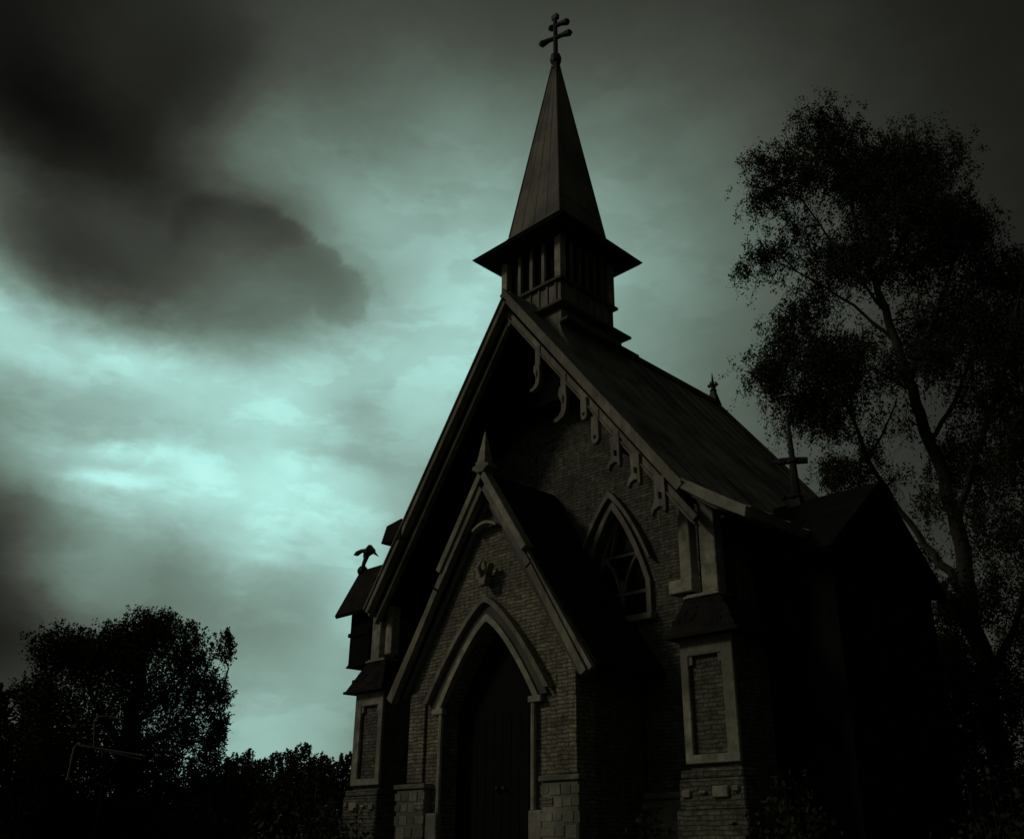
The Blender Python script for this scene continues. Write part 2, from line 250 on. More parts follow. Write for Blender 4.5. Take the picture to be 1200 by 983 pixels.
SOFFIT = mat('dark_soffit', (.05, .047, .04), .95, .3, 3, .3, 14, spec=.05)  # one even dark tone for the lintel and spire underside
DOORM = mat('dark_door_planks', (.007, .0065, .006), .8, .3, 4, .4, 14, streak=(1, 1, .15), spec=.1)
GLASS = mat('dark_window_glass', (.012, .013, .013), .25, .2, 3, .1, 3, spec=.3)
SHADE_BLACK = mat('shade_black_boards', (.012, .012, .011), .95, .4, 3, .4, 14, streak=(1, 1, .25), spec=.03)  # near-black base colour stands in for deep shade on transept, turret and overhang
IRON = mat('blackened_iron', (.025, .025, .027), .6, .2, 5, .2, 20, spec=.3)
PIPE = mat('galvanised_pipe', (.22, .22, .18), .6, .25, 6, .2, 20, spec=.3)
BARK = mat('dark_bark', (.05, .047, .04), .95, .4, 3, .8, 10, streak=(1, 1, .4), spec=.05)
LEAF = mat('dark_green_leaves', (.040, .046, .026), .9, .45, .8, 0, 5, spec=.05)
LEAF2 = mat('dull_green_leaves', (.045, .045, .030), .9, .5, .6, 0, 5, spec=.05)
GRASS = mat('dark_grass', (.045, .05, .03), .95, .5, .4, .8, 6, spec=.05)
GRAVEL = mat('path_gravel', (.16, .15, .13), .95, .4, 6, .8, 30, spec=.05)

# ---------------------------------------------------------------- mesh helpers
class MB:
    def __init__(s): s.v = []; s.f = []
    def add(s, vs, fs):
        o = len(s.v); s.v += [tuple(v) for v in vs]; s.f += [tuple(i+o for i in f) for f in fs]; return s
    def box(s, x0, x1, y0, y1, z0, z1):
        return s.frustum((x0, x1, y0, y1), z0, (x0, x1, y0, y1), z1)
    def frustum(s, a, z0, b, z1):
        vs = [(a[0], a[2], z0), (a[1], a[2], z0), (a[1], a[3], z0), (a[0], a[3], z0), (b[0], b[2], z1), (b[1], b[2], z1), (b[1], b[3], z1), (b[0], b[3], z1)]
        return s.add(vs, [(3, 2, 1, 0), (4, 5, 6, 7), (0, 1, 5, 4), (1, 2, 6, 5), (2, 3, 7, 6), (3, 0, 4, 7)])
    def prism(s, poly, d0, d1, ax='y', holes=()):
        # polygon in the other two axes (x,z for y; y,z for x; x,y for z) extruded d0..d1
        loops = [list(poly)]+[list(h) for h in holes]
        flat = [p for l in loops for p in l]
        tris = tessellate_polygon([[Vector((p[0], p[1], 0)) for p in l] for l in loops])
        def P(p, d): return (p[0], d, p[1]) if ax == 'y' else ((d, p[0], p[1]) if ax == 'x' else (p[0], p[1], d))
        n = len(flat); vs = [P(p, d0) for p in flat]+[P(p, d1) for p in flat]
        fs = [tuple(t) for t in tris]+[tuple(i+n for i in reversed(t)) for t in tris]
        o = 0
        for l in loops:
            k = len(l)
            for i in range(k): a, b = o+i, o+(i+1) % k; fs.append((a, b, b+n, a+n))
            o += k
        return s.add(vs, fs)
    def beam(s, p, q, w, d0, d1, ax='y', side=0):
        # board between two points of a plane; side -1/0/1: width to one side or centred
        a = Vector(p); b = Vector(q); t = (b-a).normalized(); n = Vector((-t.y, t.x))
        lo, hi = {0: (-w/2, w/2), 1: (0, w), -1: (-w, 0)}[side]
        return s.prism([tuple(a+n*lo), tuple(b+n*lo), tuple(b+n*hi), tuple(a+n*hi)], d0, d1, ax)
    def tube(s, pts, r, n=8, cap=True):
        pts = [Vector(p) for p in pts]; r = [r]*len(pts) if isinstance(r, (int, float)) else r
        o = len(s.v); ref = None
        for i, p in enumerate(pts):
            t = (pts[min(i+1, len(pts)-1)]-pts[max(i-1, 0)]).normalized()
            if ref is None: ref = t.orthogonal().normalized()
            u = (ref-t*ref.dot(t))
            u = u.normalized() if u.length > 1e-6 else t.orthogonal().normalized()
            ref = u; w = t.cross(u)
            for k in range(n):
                a = 2*math.pi*k/n; s.v.append(tuple(p+(u*math.cos(a)+w*math.sin(a))*r[i]))
        for i in range(len(pts)-1):
            for k in range(n): a = o+i*n+k; b = o+i*n+(k+1) % n; s.f.append((a, b, b+n, a+n))
        if cap: s.f.append(tuple(o+k for k in reversed(range(n)))); s.f.append(tuple(o+(len(pts)-1)*n+k for k in range(n)))
        return s
    def lathe(s, c, prof, n=12):
        o = len(s.v)
        for r, z in prof:
            for k in range(n): a = 2*math.pi*k/n; s.v.append((c[0]+r*math.cos(a), c[1]+r*math.sin(a), c[2]+z))
        for i in range(len(prof)-1):
            for k in range(n): a = o+i*n+k; b = o+i*n+(k+1) % n; s.f.append((a, b, b+n, a+n))
        s.f.append(tuple(o+k for k in reversed(range(n)))); s.f.append(tuple(o+(len(prof)-1)*n+k for k in range(n)))
        return s
    def ball(s, c, r, n=10, sz=1):
        return s.lathe(c, [(max(r*math.sin(math.pi*i/8), .001), -r*sz*math.cos(math.pi*i/8)) for i in range(9)], n)
    def sym(s):
        # mirror in x
        n = len(s.v); s.v += [(-x, y, z) for x, y, z in s.v]; s.f += [tuple(i+n for i in reversed(f)) for f in s.f]; return s
    def build(s, name, m, parent=None, bevel=0, smooth=False, label=None):
        me = bpy.data.meshes.new(name); o = bpy.data.objects.new(name, me); C.objects.link(o)
        off = Vector((0, 0, 0)); p = parent
        while p: off += p.location; p = p.parent
        me.from_pydata([tuple(Vector(v)-off) for v in s.v], [], s.f)
        bm = bmesh.new(); bm.from_mesh(me); bmesh.ops.recalc_face_normals(bm, faces=bm.faces)
        if bevel:
            es = [e for e in bm.edges if len(e.link_faces) == 2 and e.calc_face_angle(0) > .5]
            bmesh.ops.bevel(bm, geom=es, offset=bevel, segments=1, affect='EDGES')
        bm.to_mesh(me); bm.free()
        if smooth:
            for f in me.polygons: f.use_smooth = True
        me.materials.append(m)
        if parent: o.parent = parent
        if label: o['label'] = label
        return o
def empty(name, loc, label, cat, group=None):
    e = bpy.data.objects.new(name, None); C.objects.link(e); e.location = loc; e['label'] = label; e['category'] = cat
    if group: e['group'] = group
    return e
def struct(o): o['kind'] = 'structure'; return o

def arch_pts(cx, hw, zs, za, n=12, z0=None, flat=.45):
    """pointed arch outline, from left foot over the apex to the right foot"""
    h = za-zs; c = (hw*hw-h*h)/(2*hw); r = hw-c
    a1 = math.atan2(h, -c)
    right = [(c+r*math.cos(a1*i/n), r*math.sin(a1*i/n)) for i in range(n+1)]
    right = [(x*(1-flat)+flat*(hw*(1-z/h)), z) for x, z in right]
    pts = [(cx-x, zs+z) for x, z in right]+[(cx+x, zs+z) for x, z in reversed(right[:-1])]
    if z0 is not None: pts = [(cx-hw, z0)]+pts+[(cx+hw, z0)]
    return pts
def band(mb, outer, inner, y0, y1):
    """strip between two open outlines with the same number of points"""
    n = len(outer)
    vs = [(x, y0, z) for x, z in outer]+[(x, y0, z) for x, z in inner]+[(x, y1, z) for x, z in outer]+[(x, y1, z) for x, z in inner]
    fs = []
    for i in range(n-1):
        fs += [(i, i+1, n+i+1, n+i), (2*n+i, 3*n+i, 3*n+i+1, 2*n+i+1), (i, 2*n+i, 2*n+i+1, i+1), (n+i, n+i+1, 3*n+i+1, 3*n+i)]
    fs += [(0, n, 3*n, 2*n), (n-1, 3*n-1, 4*n-1, 2*n-1)]
    return mb.add(vs, fs)
# ---------------------------------------------------------------- ground
g = MB(); 
n = 60; ext = 900
vs = []; fs = []
rr = random.Random(3)
for i in range(n+1):
    for j in range(n+1):
        u = (i/n*2-1); v = (j/n*2-1); x = ext*u*abs(u)**1.6; y = ext*v*abs(v)**1.6
        vs.append((x, y, -.02+rr.uniform(-.03, .03) if max(abs(x), abs(y)) > 12 else -.02))
for i in range(n):
    for j in range(n): a = i*(n+1)+j; fs.append((a, a+n+1, a+n+2, a+1))
g.add(vs, fs); struct(g.build('ground', GRASS))
p = MB(); p.prism([(-1.6, -4.6), (1.6, -4.6), (2.4, -9), (5, -14), (9, -22), (6.6, -22.6), (2.6, -14.6), (-.2, -9)], -.02, .035, 'z'); struct(p.build('path', GRAVEL))

# ---------------------------------------------------------------- the church
ch = empty('church', (0, 0, 0), 'dark gothic brick church with a slender spire, steep roof and pointed porch', 'church')
def part(mb, name, m, bevel=0, parent=None, **k): return mb.build(name, m, parent or ch, bevel, **k)
WY = .2            # plane of the gable wall
SL = (11.50-6.46)/3.92
# front wall with the two pointed windows cut in
WCX, WHW, WZ0, WZS, WZA = 1.44, .70, 5.05, 5.6, 7.02
hole = lambda s: arch_pts(s*WCX, WHW, WZS, WZA, 12, WZ0, .65)
fwall = MB().prism([(-4, 0), (4, 0), (4, 6.15), (0, 6.15+4*SL-.02), (-4, 5.55)], WY, WY+.45, 'y', [hole(-1), hole(1)])
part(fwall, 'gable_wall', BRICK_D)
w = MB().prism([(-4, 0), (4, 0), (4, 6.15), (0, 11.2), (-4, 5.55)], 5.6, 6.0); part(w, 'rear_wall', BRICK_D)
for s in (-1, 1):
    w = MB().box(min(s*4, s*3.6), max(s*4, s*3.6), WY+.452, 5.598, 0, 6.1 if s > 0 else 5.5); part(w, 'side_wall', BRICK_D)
w = MB().box(-4.12, 4.12, WY-.12, WY-.002, 0, 2.1); w.box(-4.12, 4.12, WY-.16, WY-.002, 2.1, 2.2); part(w, 'plinth', STONE, .02)
part(MB().prism([(-3.99, 5.40), (-3.99, 5.67), (-3.30, 6.62), (-3.30, 5.40)], -.19, 5.59), 'eaves_wall', SHADE_BLACK)
# main roof with flared eaves
def roof_profile(s, e=0.0, th=.14):
    top = [(0, 11.66), (1.3, 9.93), (2.7, 8.12), (3.85, 6.66), (4.45, 6.2), (5.02, 5.93)]
    bot = [(4.98, 5.80), (4.4, 6.04), (3.8, 6.48), (0, 11.40)]
    if s < 0: top = [(0, 11.66), (1.25, 9.90), (1.92, 8.90), (2.79, 7.65), (3.58, 6.57), (4.04, 5.86)]; bot = [(3.96, 5.72), (3.5, 6.40), (2.7, 7.54), (0, 11.38)]
    return [(s*x, z) for x, z in top+bot]
for s in (-1, 1):
    m_ = MB().prism(roof_profile(s), -1.10, 6.15)
    tp = [(x, z) for x, z in roof_profile(s)[:6]]
    for k in range(1, 13):
        y = -1.10+k*.56
        for a, b in zip(tp, tp[1:]): m_.beam(a, b, .022, y-.012, y+.012, 'y', 1 if s > 0 else -1)
    part(m_, 'nave_roof', ROOF)
m_ = MB().box(-.11, .11, 2.0, 6.2, 11.6, 11.72); part(m_, 'ridge_cap', ROOF, .02)
# soffit lining and purlins under the deep front overhang
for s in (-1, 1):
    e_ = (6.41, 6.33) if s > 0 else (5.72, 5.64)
    m_ = MB().prism([(s*.12, 11.20), (s*3.84, e_[0]), (s*3.84, e_[1]), (s*.12, 11.12)], -1.0, WY); part(m_, 'soffit', SHADE_BLACK)
for s, x in ((-1, 1.3), (1, 1.3), (-1, 2.6), (1, 2.6)):
    z = 11.2-(SL if s > 0 else 1.47)*x-.24
    m_ = MB().box(s*x-.08, s*x+.08, -.98, WY, z-.1, z+.1); part(m_, 'purlin', SHADE_BLACK, .01)
m_ = MB().prism([(-1.35, 9.36), (1.35, 9.36), (.04, 11.05), (-.04, 11.05)], -.30, -.22); part(m_, 'added_shade_screen', SHADE_BLACK)  # added screen, painted near-black to keep the gable apex in shade
# barge boards, rear verge, kicked ends
for s in (-1, 1):
    q = -1 if s > 0 else 1
    (a0, a1, aw), (b0, b1, bw) = (((0, 11.60), (3.97, 6.50), .14), ((0, 11.22), (4.10, 6.00), .15)) if s > 0 else (((0, 11.42), (-3.90, 5.80), .12), ((0, 11.06), (-3.74, 5.67), .13))
    m_ = MB().beam(a0, a1, aw, -1.26, -1.11, 'y', q)
    m_.beam((a0[0], a0[1]+.02), (a1[0], a1[1]+.02), .04, -1.29, -1.13, 'y', 0)
    part(m_, 'barge_board', WOOD, .008)
    m_ = MB().beam(b0, b1, bw, -1.10, -1.0, 'y', q)
    m_.beam((b0[0], b0[1]-.2), (b1[0]-s*.03, b1[1]-.14), .03, -1.13, -1.01, 'y', 0)
    part(m_, 'lower_barge_board', WOOD, .008)
    ev = 6.62 if s > 0 else 6.02
    m_ = MB().beam((0, 11.68), (s*3.9, ev), .09, 6.16, 6.24, 'y', q); m_.beam((0, 11.72), (s*3.9, ev+.04), .05, 6.12, 6.26, 'y', 0); part(m_, 'rear_verge_board', WOOD)
    if s < 0: continue
    m_ = MB().prism([(s*3.86, 6.66), (s*4.45, 6.27), (s*5.03, 5.90), (s*4.99, 5.74), (s*4.42, 6.08), (s*3.92, 6.44)], -1.24, -1.105)
    part(m_, 'kicked_verge_board', BOARD, .01)
# fretwork brackets hanging from the lower barge board
def bracket(kind, x, z, sc=1.0):
    P = {0: [(-.07, .34), (.09, .30), (.11, .05), (.09, -.16), (.03, -.27), (-.12, -.33), (-.21, -.31), (-.2, -.25), (-.1, -.22), (-.03, -.13), (-.02, .02), (-.06, .1), (-.1, .2)],
         1: [(-.09, .34), (.09, .30), (.1, -.2), (.02, -.27), (-.08, -.24), (-.1, -.1)],
         2: [(-.11, .36), (.11, .30), (.12, -.28), (.08, -.33), (.05, -.22), (-.02, -.20), (-.12, -.24), (-.17, -.34), (-.2, -.24), (-.15, -.14), (-.10, -.08)]}[kind]
    H = {0: [(.02, .18), (.05, .1), (.04, .0), (.02, -.04), (.0, .06)], 1: [(-.03, -.08), (.03, -.08), (.03, -.16), (-.03, -.16)], 2: [(-.02, .05), (.05, .02), (.05, -.1), (-.02, -.07)]}[kind]
    return MB().prism([(x+a*sc, z+b*sc) for a, b in P], -1.15, -1.06, 'y', [[(x+a*sc, z+b*sc) for a, b in H]])
for s in (1,):
    for i, (x, z, k, sc) in enumerate([(.80, 9.44, 0, .8), (1.44, 8.70, 0, 1.0), (1.94, 8.42, 1, .75), (2.18, 7.93, 1, .85), (2.60, 7.43, 2, .85), (3.00, 7.02, 2, .85), (3.46, 6.48, 2, .95)]):
        b = bracket(k, x, z, sc); b.v = [(s*a, c, d) for a, c, d in b.v]
        ztop = 11.24-(5.21/4.06)*x-.2
        if ztop > z+.3*sc: b.box(min(s*(x-.06), s*(x+.07)), max(s*(x-.06), s*(x+.07)), -1.12, -1.07, z+.28*sc, ztop+.1)
        part(b, 'fretwork_bracket', WOOD, .006)
m_ = MB().box(3.4, 3.42, -1.12, -1.1, 6.0, 6.2); part(m_, 'drop_pin', WOOD)
# front posts standing on the corner buttresses
for s in (-1, 1):
    def X(a, b): return (a, b) if s > 0 else (-b, -a)
    tz = 0 if s > 0 else .5
    m_ = MB().box(*X(3.53, 3.74), -.82, -.62, 4.96, 6.42-tz); (m_.box(*X(3.33, 3.76), -.86, -.6, 4.96, 5.17) if s > 0 else None); part(m_, 'gable_post', BOARD, .012)
    m_ = MB().box(*X(3.91, 4.19), -.82, -.60, 4.90, 6.36-tz); part(m_, 'corner_post', PLASTER, .012)
    m_ = MB().box(*X(3.74, 3.91), -.60, -.2, 4.9, 6.3-tz-.05); part(m_, 'post_infill', BRICK_D)
    m_ = MB().box(*X(3.55, 4.19), -.20, WY, 4.8, 6.2-tz*1.4); part(m_, 'corner_pier', BRICK_D)
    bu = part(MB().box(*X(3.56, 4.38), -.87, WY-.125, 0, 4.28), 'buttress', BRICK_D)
    # plaster surround of the recessed panel
    m_ = MB().prism([(s*a, z) for a, z in [(3.52, 2.5), (4.42, 2.5), (4.42, 4.24), (3.52, 4.24)]], -.94, -.872, 'y', [[(s*a, z) for a, z in [(3.66, 2.62), (4.22, 2.62), (4.22, 3.98), (3.66, 3.98)]]])
    m_.build('panel_frame', PLASTER, bu, .012)
    for z in (3.62,):
        MB().box(*X(3.66, 3.72), -.92, -.872, 3.86, 3.98).build('panel_corbel', PLASTER, bu); MB().box(*X(4.16, 4.22), -.92, -.872, 3.86, 3.98).build('panel_corbel', PLASTER, bu)
    m_ = MB().box(*X(3.46, 4.48), -1.0, .05, 2.30, 2.42); m_.box(*X(3.40, 4.54), -1.06, .05, 0, 1.9); m_.box(*X(3.44, 4.5), -1.02, .05, 1.9, 2.3); m_.build('buttress_base', BRICK_D, bu, .02)
    rb = random.Random(5)
    for x, z, w_, h_ in ((3.50, 2.06, .14, .1), (3.78, 2.1, .12, .05), (4.0, 2.05, .26, .15), (4.32, 2.12, .10, .08)):
        MB().box(*X(x, x+w_), -1.06, -1.0, z, z+h_).build('base_stone', PLASTER, bu, .015)
    a, b = X(3.40, 4.60); c, d = X(3.62, 4.24)
    m_ = MB().frustum((a, b, -1.08, .05), 4.29, (c, d, -.86, .05), 4.84); m_.box(a-.03, b+.03, -1.11, .05, 4.24, 4.29)
    rc = random.Random(17)
    for k in range(26):
        u_ = rc.random(); xx = (a*(1-u_)+c*u_)+rc.random()*((b*(1-u_)+d*u_)-(a*(1-u_)+c*u_)); yy = -1.08+.22*u_; zz = 4.29+.55*u_
        m_.box(xx-.07, xx+.07, yy-.02, yy+.12, zz-.05, zz+rc.uniform(.0, .03))
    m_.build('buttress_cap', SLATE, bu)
    m_ = MB().box(c, d, -.90, -.55, 4.842, 4.87); m_.box(c+.05, d-.05, -.88, -.55, 4.872, 4.895); m_.build('cap_slab', PLASTER, bu)
# pointed windows
for s in (-1, 1):
    cx = s*WCX
    wn = part(band(MB(), arch_pts(cx, WHW+.10, WZS, WZA+.19, 12, WZ0-.02, flat=.65), arch_pts(cx, WHW+.002, WZS, WZA+.003, 12, WZ0-.02, flat=.65), WY-.07, WY-.002), 'window', WOOD, 0)
    band(MB(), arch_pts(cx, WHW+.17, WZS+.35, WZA+.34, 12, flat=.65), arch_pts(cx, WHW+.12, WZS+.35, WZA+.21, 12, flat=.65), WY-.14, WY-.004).build('hood_mould', WOOD, wn)
    MB().box(cx-WHW-.16, cx+WHW+.16, WY-.16, WY-.002, WZ0-.14, WZ0-.03).build('sill', STONE, wn, .01)
    MB().prism(arch_pts(cx, WHW-.01, WZS, WZA-.01, 12, WZ0+.01, flat=.65), WY+.26, WY+.29).build('glass', GLASS, wn)
    t = MB(); y0, y1 = WY+.17, WY+.25
    band(t, arch_pts(cx, WHW-.003, WZS, WZA-.003, 12, WZ0+.003, flat=.65), arch_pts(cx, WHW-.075, WZS, WZA-.11, 12, WZ0+.003, flat=.65), y0, y1)
    t.box(cx-.035, cx+.035, y0, y1, WZ0, WZS+.15); t.box(cx-WHW, cx+WHW, y0+.01, y1-.01, WZS-.13, WZS-.07)
    for q in (-1, 1):
        sub = arch_pts(cx+q*WHW/2, WHW/2-.02, WZS-.05, WZS+.62, 8); ins = arch_pts(cx+q*WHW/2, WHW/2-.07, WZS-.05, WZS+.53, 8)
        band(t, sub, ins, y0, y1)
    t.beam((cx-.42, WZS+.60), (cx+.42, WZS+.60), .05, y0+.005, y1-.005); t.beam((cx-.24, WZS+.62), (cx-.05, WZA-.14), .05, y0, y1)
    t.build('tracery', WOOD, wn)
# corbelled corner turret on the far side
tu = part(MB().box(-5.32, -4.62, -.56, .1, 4.98, 6.2), 'corner_turret', SHADE_BLACK)
MB().frustum((-5.36, -4.6, -.60, .12), 4.90, (-5.32, -4.62, -.56, .1), 4.98).build('turret_base', SHADE_BLACK, tu)
MB().box(-5.35, -4.6, -.6, .12, 5.55, 5.63).build('string_course', SHADE_BLACK, tu)
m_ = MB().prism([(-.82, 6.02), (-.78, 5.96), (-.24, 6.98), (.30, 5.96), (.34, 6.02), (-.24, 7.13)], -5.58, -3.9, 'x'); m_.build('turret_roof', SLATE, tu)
MB().prism([(-.56, 6.2), (.1, 6.2), (-.24, 6.96)], -5.3, -4.5, 'x').build('turret_gable', WOOD_D, tu)
def finial(c, h, parent, name='finial', m=IRON, ang=0, arm=.16, th=.028, two=False):
    f = MB(); f.lathe((c[0], c[1], c[2]-.05), [(.10, 0), (.10, .08), (.05, .12), (.085, .17), (.085, .22), (.035, .27), (.03, .35)], 8)
    f.tube([(c[0], c[1], c[2]+.2), (c[0], c[1], c[2]+h)], [.035, .022])
    dx, dy = math.cos(ang), math.sin(ang)
    for k, zz in enumerate([.72]+([.5] if two else [])):
        z = c[2]+h*zz
        for q in (-1, 1):
            f.tube([(c[0], c[1], z), (c[0]+q*dx*arm, c[1]+q*dy*arm, z)], th, 6); f.ball((c[0]+q*dx*arm, c[1]+q*dy*arm, z), th*1.7, 6)
    f.ball((c[0], c[1], c[2]+h), th*1.5, 6, 1.6)
    return f.build(name, m, parent)
# scroll topped finial on the turret
f = MB(); c = (-5.5, -.24, 7.12); f.ball(c, .12, 8)
f.tube([(c[0], c[1], c[2]), (c[0]+.03, c[1], c[2]+.16), (c[0]+.10, c[1]+.02, c[2]+.34)], [.05, .045, .06], 7)
f.tube([(c[0]+.02, c[1], c[2]+.30), (c[0]+.10, c[1]+.02, c[2]+.40), (c[0]+.2, c[1]+.03, c[2]+.46), (c[0]+.3, c[1]+.05, c[2]+.40)], [.03, .10, .12, .06], 8)
f.tube([(c[0]+.12, c[1], c[2]+.44), (c[0]-.06, c[1]-.02, c[2]+.47), (c[0]-.2, c[1]-.04, c[2]+.43), (c[0]-.30, c[1]-.05, c[2]+.42)], [.06, .045, .06, .015], 7)
f.tube([(c[0]+.26, c[1]+.04, c[2]+.42), (c[0]+.46, c[1]+.07, c[2]+.26)], [.05, .008], 5)
f.build('scroll_finial', IRON, tu)
# small louvred vent on the left slope, over the verge
m_ = MB().prism([(-3.46, 7.10), (-3.30, 7.44), (-2.84, 7.50), (-2.84, 7.08)], -1.28, -.95); part(m_, 'roof_vent', SLATE)
# ridge finial at the rear
f = MB(); f.frustum((-.14, .14, 6.02, 6.28), 11.6, (-.05, .05, 6.1, 6.2), 12.0); f.tube([(0, 6.15, 11.9), (0, 6.15, 12.12), (0, 6.15, 12.5)], [.06, .05, .008], 6); f.lathe((0, 6.15, 12.0), [(.05, -.04), (.10, .0), (.06, .05)], 7)
for a_ in (.2, 1.8, 3.3, 4.9): f.tube([(0, 6.15, 12.14), (.13*math.cos(a_), 6.15+.13*math.sin(a_), 12.16)], [.03, .045], 6)
part(f, 'ridge_finial', IRON)

# ---- transept on the right
TR = MB().prism([(.35, 0), (3.95, 0), (3.95, 5.50), (2.15, 6.80), (.35, 5.50)], 3.9, 5.44, 'x'); tr = part(TR, 'transept', SHADE_BLACK)
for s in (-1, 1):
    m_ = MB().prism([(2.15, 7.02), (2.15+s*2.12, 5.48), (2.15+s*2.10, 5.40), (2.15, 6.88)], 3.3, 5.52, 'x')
    m_.build('transept_roof', SHADE_BLACK, tr)
    m_ = MB().beam((2.15, 7.04), (2.15+s*2.15, 5.46), .2, 5.522, 5.60, 'x', -s); m_.build('transept_verge', SHADE_BLACK, tr)
f = MB(); c = (4.05, 2.15, 6.96)
f.frustum((c[0]-.2, c[0]+.2, c[1]-.2, c[1]+.2), c[2]-.25, (c[0]-.09, c[0]+.09, c[1]-.09, c[1]+.09), c[2]+.12)
f.tube([(c[0], c[1], c[2]), (c[0], c[1], c[2]+.62), (c[0], c[1], c[2]+.9), (c[0], c[1], c[2]+1.72)], [.095, .075, .06, .025], 8)
f.lathe((c[0], c[1], c[2]+.84), [(.05, -.05), (.10, -.02), (.10, .03), (.05, .08)], 8); f.tube([(c[0]+.24, c[1]+.12, c[2]+.84), (c[0], c[1], c[2]+.86)], [.06, .07], 6)
f.lathe((c[0], c[1], c[2]+.1), [(.09, 0), (.14, .05), (.09, .12)], 8)
f.tube([(c[0]-.34, c[1]-.1, c[2]+.90), (c[0]-.2, c[1]-.06, c[2]+.88), (c[0], c[1], c[2]+.87)], [.02, .07, .06], 6); f.ball((c[0]-.22, c[1]-.05, c[2]+.18), .05, 6)
f.build('transept_finial', IRON, tr)

# ---- belfry and spire
TC = (0.0, .35)
def sq(h): return (TC[0]-h, TC[0]+h, TC[1]-h, TC[1]+h)
bb = MB()
for s in (-1, 1): bb.prism([(s*.93, 11.12), (s*.93, 10.36 if s > 0 else 10.28), (s*.34, 11.12)], TC[1]-.93, TC[1]+.93)
be = part(bb, 'belfry', WOOD)
for s in (-1, 1):
    sk = MB(); le = MB(); sk.prism([(s*.933, 10.78), (s*.933, 10.36), (s*1.27, 9.92), (s*1.25, 10.06), (s*1.02, 10.5)], TC[1]-1.0, TC[1]+1.1); le.prism([(s*.933, 10.84), (s*.933, 10.785), (s*1.13, 10.785), (s*1.13, 10.84)], TC[1]-.98, TC[1]+1.25)
    sk.build('belfry_skirt', ROOF, be); le.build('lower_ledge', WOOD_D, be)
m_ = MB(); m_.frustum(sq(.98), 11.12, sq(1.08), 11.17); m_.frustum(sq(1.08), 11.17, sq(1.08), 11.22); m_.frustum(sq(1.06), 11.22, sq(.9), 11.30); m_.build('belfry_ledge', WOOD_D, be)
pn = MB().frustum(sq(.82), 11.30, sq(.82), 11.86)
for k in range(-3, 4):
    a = k*.235
    for sgn in (-1, 1):
        pn.box(a-.018, a+.018, TC[1]+sgn*.835-.014, TC[1]+sgn*.835+.014, 11.30, 11.86)
        pn.box(sgn*.835-.014, sgn*.835+.014, TC[1]+a-.018, TC[1]+a+.018, 11.30, 11.86)
pn.build('parapet', WOOD, be)
rail = MB().frustum(sq(.90), 11.862, sq(.90), 11.92); rail.build('sill_rail', WOOD_D, be)
MB().frustum(sq(.715), 11.92, sq(.715), 12.93).build('bell_chamber', SHADE_BLACK, be)
for sx in (-1, 1):
    for sy in (-1, 1):
        x, y = TC[0]+sx*.77, TC[1]+sy*.77
        MB().box(x-.085, x+.085, y-.085, y+.085, 11.922, 12.93).build('corner_post', BOARD, be, .01)
for q in (-.34, .0, .34):
    for sgn in (-1, 1):
        MB().box(q-.045, q+.045, TC[1]+sgn*.79-.04, TC[1]+sgn*.79+.04, 11.922, 12.93).build('post', WOOD, be, .006)
for q in (-.47, -.22, .02, .26, .50):
    for sgn in (-1, 1):
        MB().box(sgn*.79-.04, sgn*.79+.04, TC[1]+q-.035, TC[1]+q+.035, 11.922, 12.93).build('post', WOOD, be, .006)
MB().frustum(sq(.9), 12.935, sq(.9), 13.03).build('lintel', SOFFIT, be)
sp = part(MB().frustum(sq(1.26), 13.0, sq(1.30), 13.05), 'spire', SOFFIT)
fl = MB()
pf = [(1.31, 13.052), (1.08, 13.20), (.88, 13.42), (.745, 13.66)]
for a, b in zip(pf, pf[1:]): fl.frustum(sq(a[0]), a[1], sq(b[0]), b[1])
fl.build('flared_eave', SPIRE, sp)
sh = MB().frustum(sq(.745), 13.662, sq(.05), 18.62)
for sx in (-1, 1):
    for sy in (-1, 1): sh.tube([(TC[0]+sx*.742, TC[1]+sy*.742, 13.66), (TC[0]+sx*.052, TC[1]+sy*.052, 18.6)], .022, 6)
for k in (-.5, 0, .5):
    for sgn in (-1, 1):
        sh.tube([(TC[0]+k*.74, TC[1]+sgn*.745, 13.66), (TC[0]+k*.05, TC[1]+sgn*.052, 18.6)], .010, 4)
        sh.tube([(TC[0]+sgn*.745, TC[1]+k*.74, 13.66), (TC[0]+sgn*.052, TC[1]+k*.05, 18.6)], .010, 4)
sh.build('spire_shaft', SPIRE, sp)
cr_ = MB(); c = (0, .35, 18.6)
cr_.lathe((c[0], c[1], c[2]-.16), [(.11, 0), (.12, .06), (.07, .12)], 10); cr_.lathe((c[0], c[1], c[2]), [(.07, -.04), (.13, .06), (.14, .16), (.12, .26), (.07, .32)], 10)
cr_.tube([(0, .35, 18.8), (0, .35, 20.1)], [.06, .05], 8); cr_.box(-.085, .085, .3, .4, 20.02, 20.15)
ang = R(15); dx, dy = math.cos(ang), math.sin(ang)
for z, l0, l1 in ((19.42, .38, .38), (19.80, .12, .32)):
    for q, l in ((-1, l0), (1, l1)):
        cr_.tube([(0, .35, z), (q*dx*l*.45, .35+q*dy*l*.45, z+.015), (q*dx*l*.8, .35+q*dy*l*.8, z), (q*dx*l, .35+q*dy*l, z-.01), (q*dx*(l+.06), .35+q*dy*(l+.06), z)], [.05, .055, .075, .085, .04], 8)
cr_.build('spire_cross', IRON, sp)

